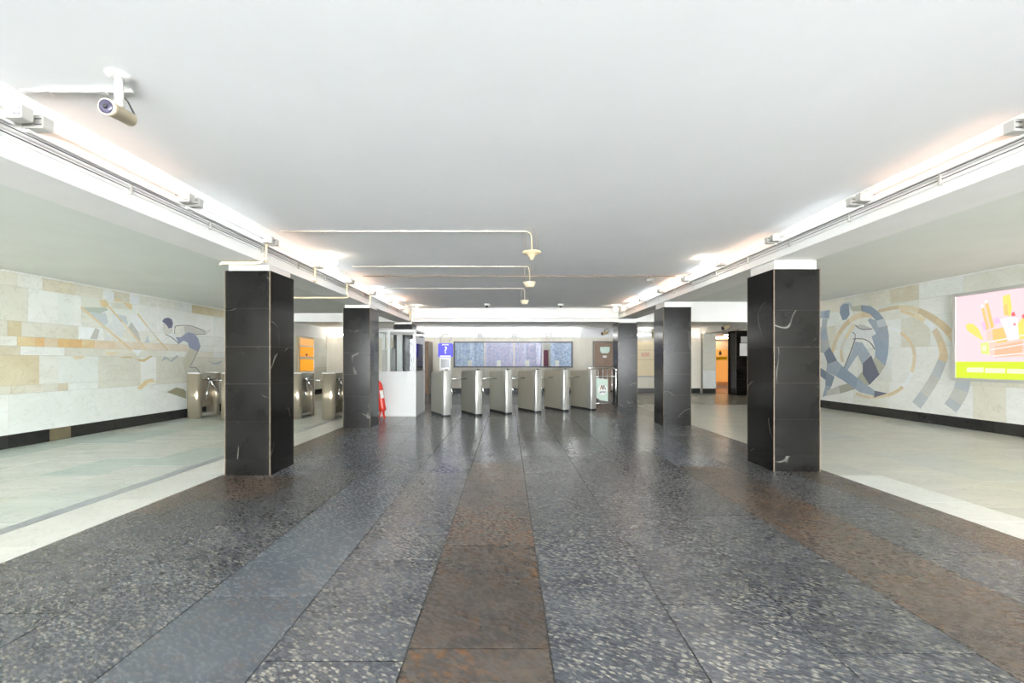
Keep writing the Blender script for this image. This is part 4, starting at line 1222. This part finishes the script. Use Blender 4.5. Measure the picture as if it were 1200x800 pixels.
ml = thing('swimmer_mosaic', (XL, 8.5, 0.9), 'stone mosaic of a diving swimmer with sails and waves', 'mosaic')
W = Wall('L', ml)
oa, sa = (80, 330), 8.0
for cr, mt in [
    ([(130, 240), (345, 242), (375, 262), (300, 298), (195, 285)], 'm_green'),
    ([(290, 175), (340, 165), (375, 200), (380, 245), (330, 240), (300, 215)], 'm_ochre'),
    ([(340, 85), (430, 95), (425, 185), (345, 165)], 'm_white'),
    ([(430, 160), (490, 170), (500, 190), (440, 190)], 'm_sand'),
    ([(395, 195), (510, 200), (580, 262), (410, 250)], 'm_paleleg'),
    ([(510, 195), (590, 205), (600, 262), (580, 262)], 'm_ochre'),
    ([(585, 130), (660, 140), (660, 215), (600, 205)], 'm_white'),
    ([(200, 290), (300, 300), (345, 290), (375, 380), (330, 420)], 'm_pale'),
    ([(410, 290), (450, 320), (520, 400), (515, 440), (500, 530), (440, 490), (415, 440)], 'm_white'),
    ([(360, 440), (415, 438), (390, 380)], 'm_white'),
    ([(330, 545), (365, 480), (412, 545)], 'm_white'),
    ([(455, 300), (540, 325), (560, 400), (520, 395)], 'm_pale'),
    ([(575, 310), (630, 300), (730, 430), (700, 465), (650, 465), (590, 380)], 'm_white'),
    ([(590, 380), (650, 465), (680, 560), (640, 520), (560, 430)], 'm_greytan'),
    ([(740, 500), (765, 572), (715, 572)], 'm_pale'),
    ([(120, 430), (250, 432), (200, 535), (105, 530)], 'm_white'),
    ([(250, 432), (290, 450), (270, 540), (200, 535)], 'm_greytan'),
    ([(470, 715), (540, 700), (600, 700), (590, 715), (530, 715)], 'm_ochre'),
    ([(590, 700), (640, 725), (700, 725), (780, 690), (790, 698), (710, 752), (660, 745)], 'm_ochre'),
    ([(590, 635), (690, 640), (650, 690)], 'm_white'),
    ([(50, 695), (160, 695), (120, 725), (50, 725)], 'm_sand2'),
    ([(355, 660), (450, 658), (448, 685), (355, 685)], 'm_sand2'),
]:
    W.poly(oa, sa, cr, mt, 0.004)
W.ribbon(oa, sa, [(118, 238), (290, 385), (440, 510), (592, 642)], 0.036, ['m_sand', 'm_sand2'], 0.0065)
W.ribbon(oa, sa, [(385, 238), (500, 375), (610, 500), (725, 632)], 0.032, ['m_sand', 'm_sand2'], 0.0065)
W.ribbon(oa, sa, [(650, 300), (740, 420), (830, 530), (930, 640)], 0.03, ['m_sand', 'm_paleleg'], 0.0065)
ob, sb_ = (160, 350), 7.27
for cr, mt in [
    ([(330, 325), (300, 290), (245, 302), (300, 330), (360, 382)], 'm_white'),
    ([(220, 210), (240, 206), (258, 230), (275, 255), (302, 248), (304, 285), (280, 300), (245, 303), (232, 300), (228, 275), (218, 262), (227, 240)], 'm_skin'),
    ([(218, 192), (235, 168), (268, 160), (298, 175), (308, 210), (300, 246), (272, 253), (255, 226), (235, 206)], 'm_navy'),
    ([(322, 245), (350, 230), (400, 230), (410, 300), (370, 328), (335, 325), (316, 300)], 'm_skin'),
    ([(400, 230), (460, 230), (520, 252), (582, 276), (590, 300), (500, 302), (460, 285), (410, 300)], 'm_greytan'),
    ([(582, 276), (640, 257), (620, 280), (590, 300)], 'm_skin'),
    ([(330, 327), (375, 327), (405, 302), (440, 284), (438, 375), (400, 355), (360, 382)], 'm_suit'),
    ([(440, 284), (490, 296), (525, 340), (540, 400), (520, 447), (480, 432), (447, 415), (438, 375)], 'm_suit'),
    ([(447, 413), (480, 432), (520, 447), (452, 582), (405, 602), (400, 530)], 'm_leg'),
    ([(452, 582), (500, 586), (545, 637), (410, 652), (405, 602)], 'm_paleleg'),
    ([(208, 534), (240, 490), (290, 524), (345, 480), (352, 490), (300, 537), (250, 512)], 'm_grey'),
    ([(0, 765), (30, 735), (70, 695), (130, 680), (158, 706), (105, 712), (40, 770)], 'm_ochre'),
    ([(610, 530), (660, 545), (740, 525), (700, 560), (660, 562)], 'm_grey'),
    ([(255, 795), (340, 755), (400, 770), (420, 790), (420, 850), (350, 825)], 'm_khaki'),
]:
    W.poly(ob, sb_, cr, mt, 0.005)
for cr in ([(322, 300), (325, 245), (350, 229), (460, 229), (582, 276)], [(500, 302), (590, 300)], [(245, 304), (300, 330), (360, 383)], [(452, 583), (505, 588), (548, 640)], [(540, 400), (520, 448), (452, 582)]):
    W.ribbon(ob, sb_, cr, 0.014, ['m_line'], 0.0085, 9, 'stone_line')

# ------------------------------------------------------------------ lit advert on the other wall
ad = thing('lightbox', (XR - 0.06, 6.9, 0.9), 'lit pink advert box with a basket and lime band', 'lightbox')
ay0, ay1, az0, az1 = 5.35, 8.33, 0.92, 2.60
xf = XR - 0.12
box('case', xf + 0.02, XR - 0.012, ay0, ay1, az0, az1, 'white_metal', ad)
fr = 0.06
for nm, b in (('frame_rail', (ay0, ay1, az0, az0 + fr)), ('frame_rail', (ay0, ay1, az1 - fr, az1)), ('frame_stile', (ay0, ay0 + fr, az0 + fr, az1 - fr)), ('frame_stile', (ay1 - fr, ay1, az0 + fr, az1 - fr))):
    box(nm, xf - 0.01, xf + 0.02, b[0], b[1], b[2], b[3], 'grey_plastic', ad)
box('poster', xf + 0.012, xf + 0.02, ay0 + fr, ay1 - fr, az0 + fr, az1 - fr, 'a_pink', ad)
poster = ad.children[-1]
box('lime_band', xf + 0.0105, xf + 0.0118, ay0 + fr, ay1 - fr, az0 + fr, az0 + fr + 0.31, 'a_lime', poster)
def AP(c):
    px, py = 1110 + c[0] / 5.714, 320 + c[1] / 5.714
    y = xf * F / (px - 595)
    return (y, EYE - (py - 423) / F * y)
cnt = [0]
def ap(cr, mt, name='print'):
    cnt[0] += 1
    h = xf + 0.0104 - cnt[0] * 0.0002
    MB().prism([AP(c) for c in cr], h, h + 0.0001, 'x').build(name, mt, poster)
for cr, mt in [
    ([(120, 352), (140, 334), (175, 342), (205, 372), (222, 410), (240, 442), (226, 446), (190, 425), (150, 398), (128, 378)], 'a_yellow'),
    ([(225, 238), (243, 228), (278, 368), (262, 384)], 'a_orange'), ([(218, 212), (236, 205), (243, 228), (225, 238)], 'a_white'),
    ([(250, 205), (270, 198), (312, 360), (288, 372)], 'a_orange'), ([(243, 182), (262, 176), (270, 198), (250, 205)], 'a_white'),
    ([(305, 305), (345, 297), (352, 330), (315, 345)], 'a_lilac'), ([(225, 330), (250, 325), (262, 384), (240, 380)], 'a_lilac'),
    ([(368, 155), (415, 138), (430, 232), (420, 290), (376, 278)], 'a_yellow'), ([(378, 215), (400, 205), (405, 285), (380, 280)], 'a_orange'),
    ([(425, 268), (446, 256), (455, 285), (430, 290)], 'a_red'), ([(495, 282), (530, 265), (545, 330), (510, 320)], 'a_red'),
    ([(258, 392), (300, 372), (520, 350), (640, 360), (620, 555), (310, 567), (285, 540), (270, 470)], 'a_peach'),
    ([(300, 380), (375, 360), (398, 460), (335, 470), (305, 450)], 'a_orange'),
    ([(350, 310), (430, 290), (470, 300), (478, 440), (410, 455), (365, 345)], 'a_white'),
    ([(440, 335), (455, 335), (455, 350), (440, 350)], 'a_red'),
    ([(470, 340), (500, 300), (540, 320), (520, 440), (480, 440)], 'a_yellow'),
    ([(318, 490), (500, 455), (500, 550), (315, 562)], 'a_coral'),
    ([(220, 470), (275, 460), (280, 547), (226, 537)], 'a_green'), ([(230, 485), (258, 480), (260, 520), (234, 520)], 'a_pale'),
    ([(270, 458), (640, 385), (640, 393), (272, 466)], 'a_white'), ([(285, 510), (630, 450), (630, 457), (287, 517)], 'a_white'), ([(300, 552), (625, 520), (625, 527), (302, 560)], 'a_white'),
    ([(130, 632), (243, 632), (240, 665), (128, 662)], 'a_pale'), ([(252, 636), (385, 638), (385, 670), (250, 667)], 'a_pale'), ([(400, 640), (520, 642), (640, 645), (640, 678), (520, 674), (398, 670)], 'a_pale'),
]:
    ap(cr, mt)
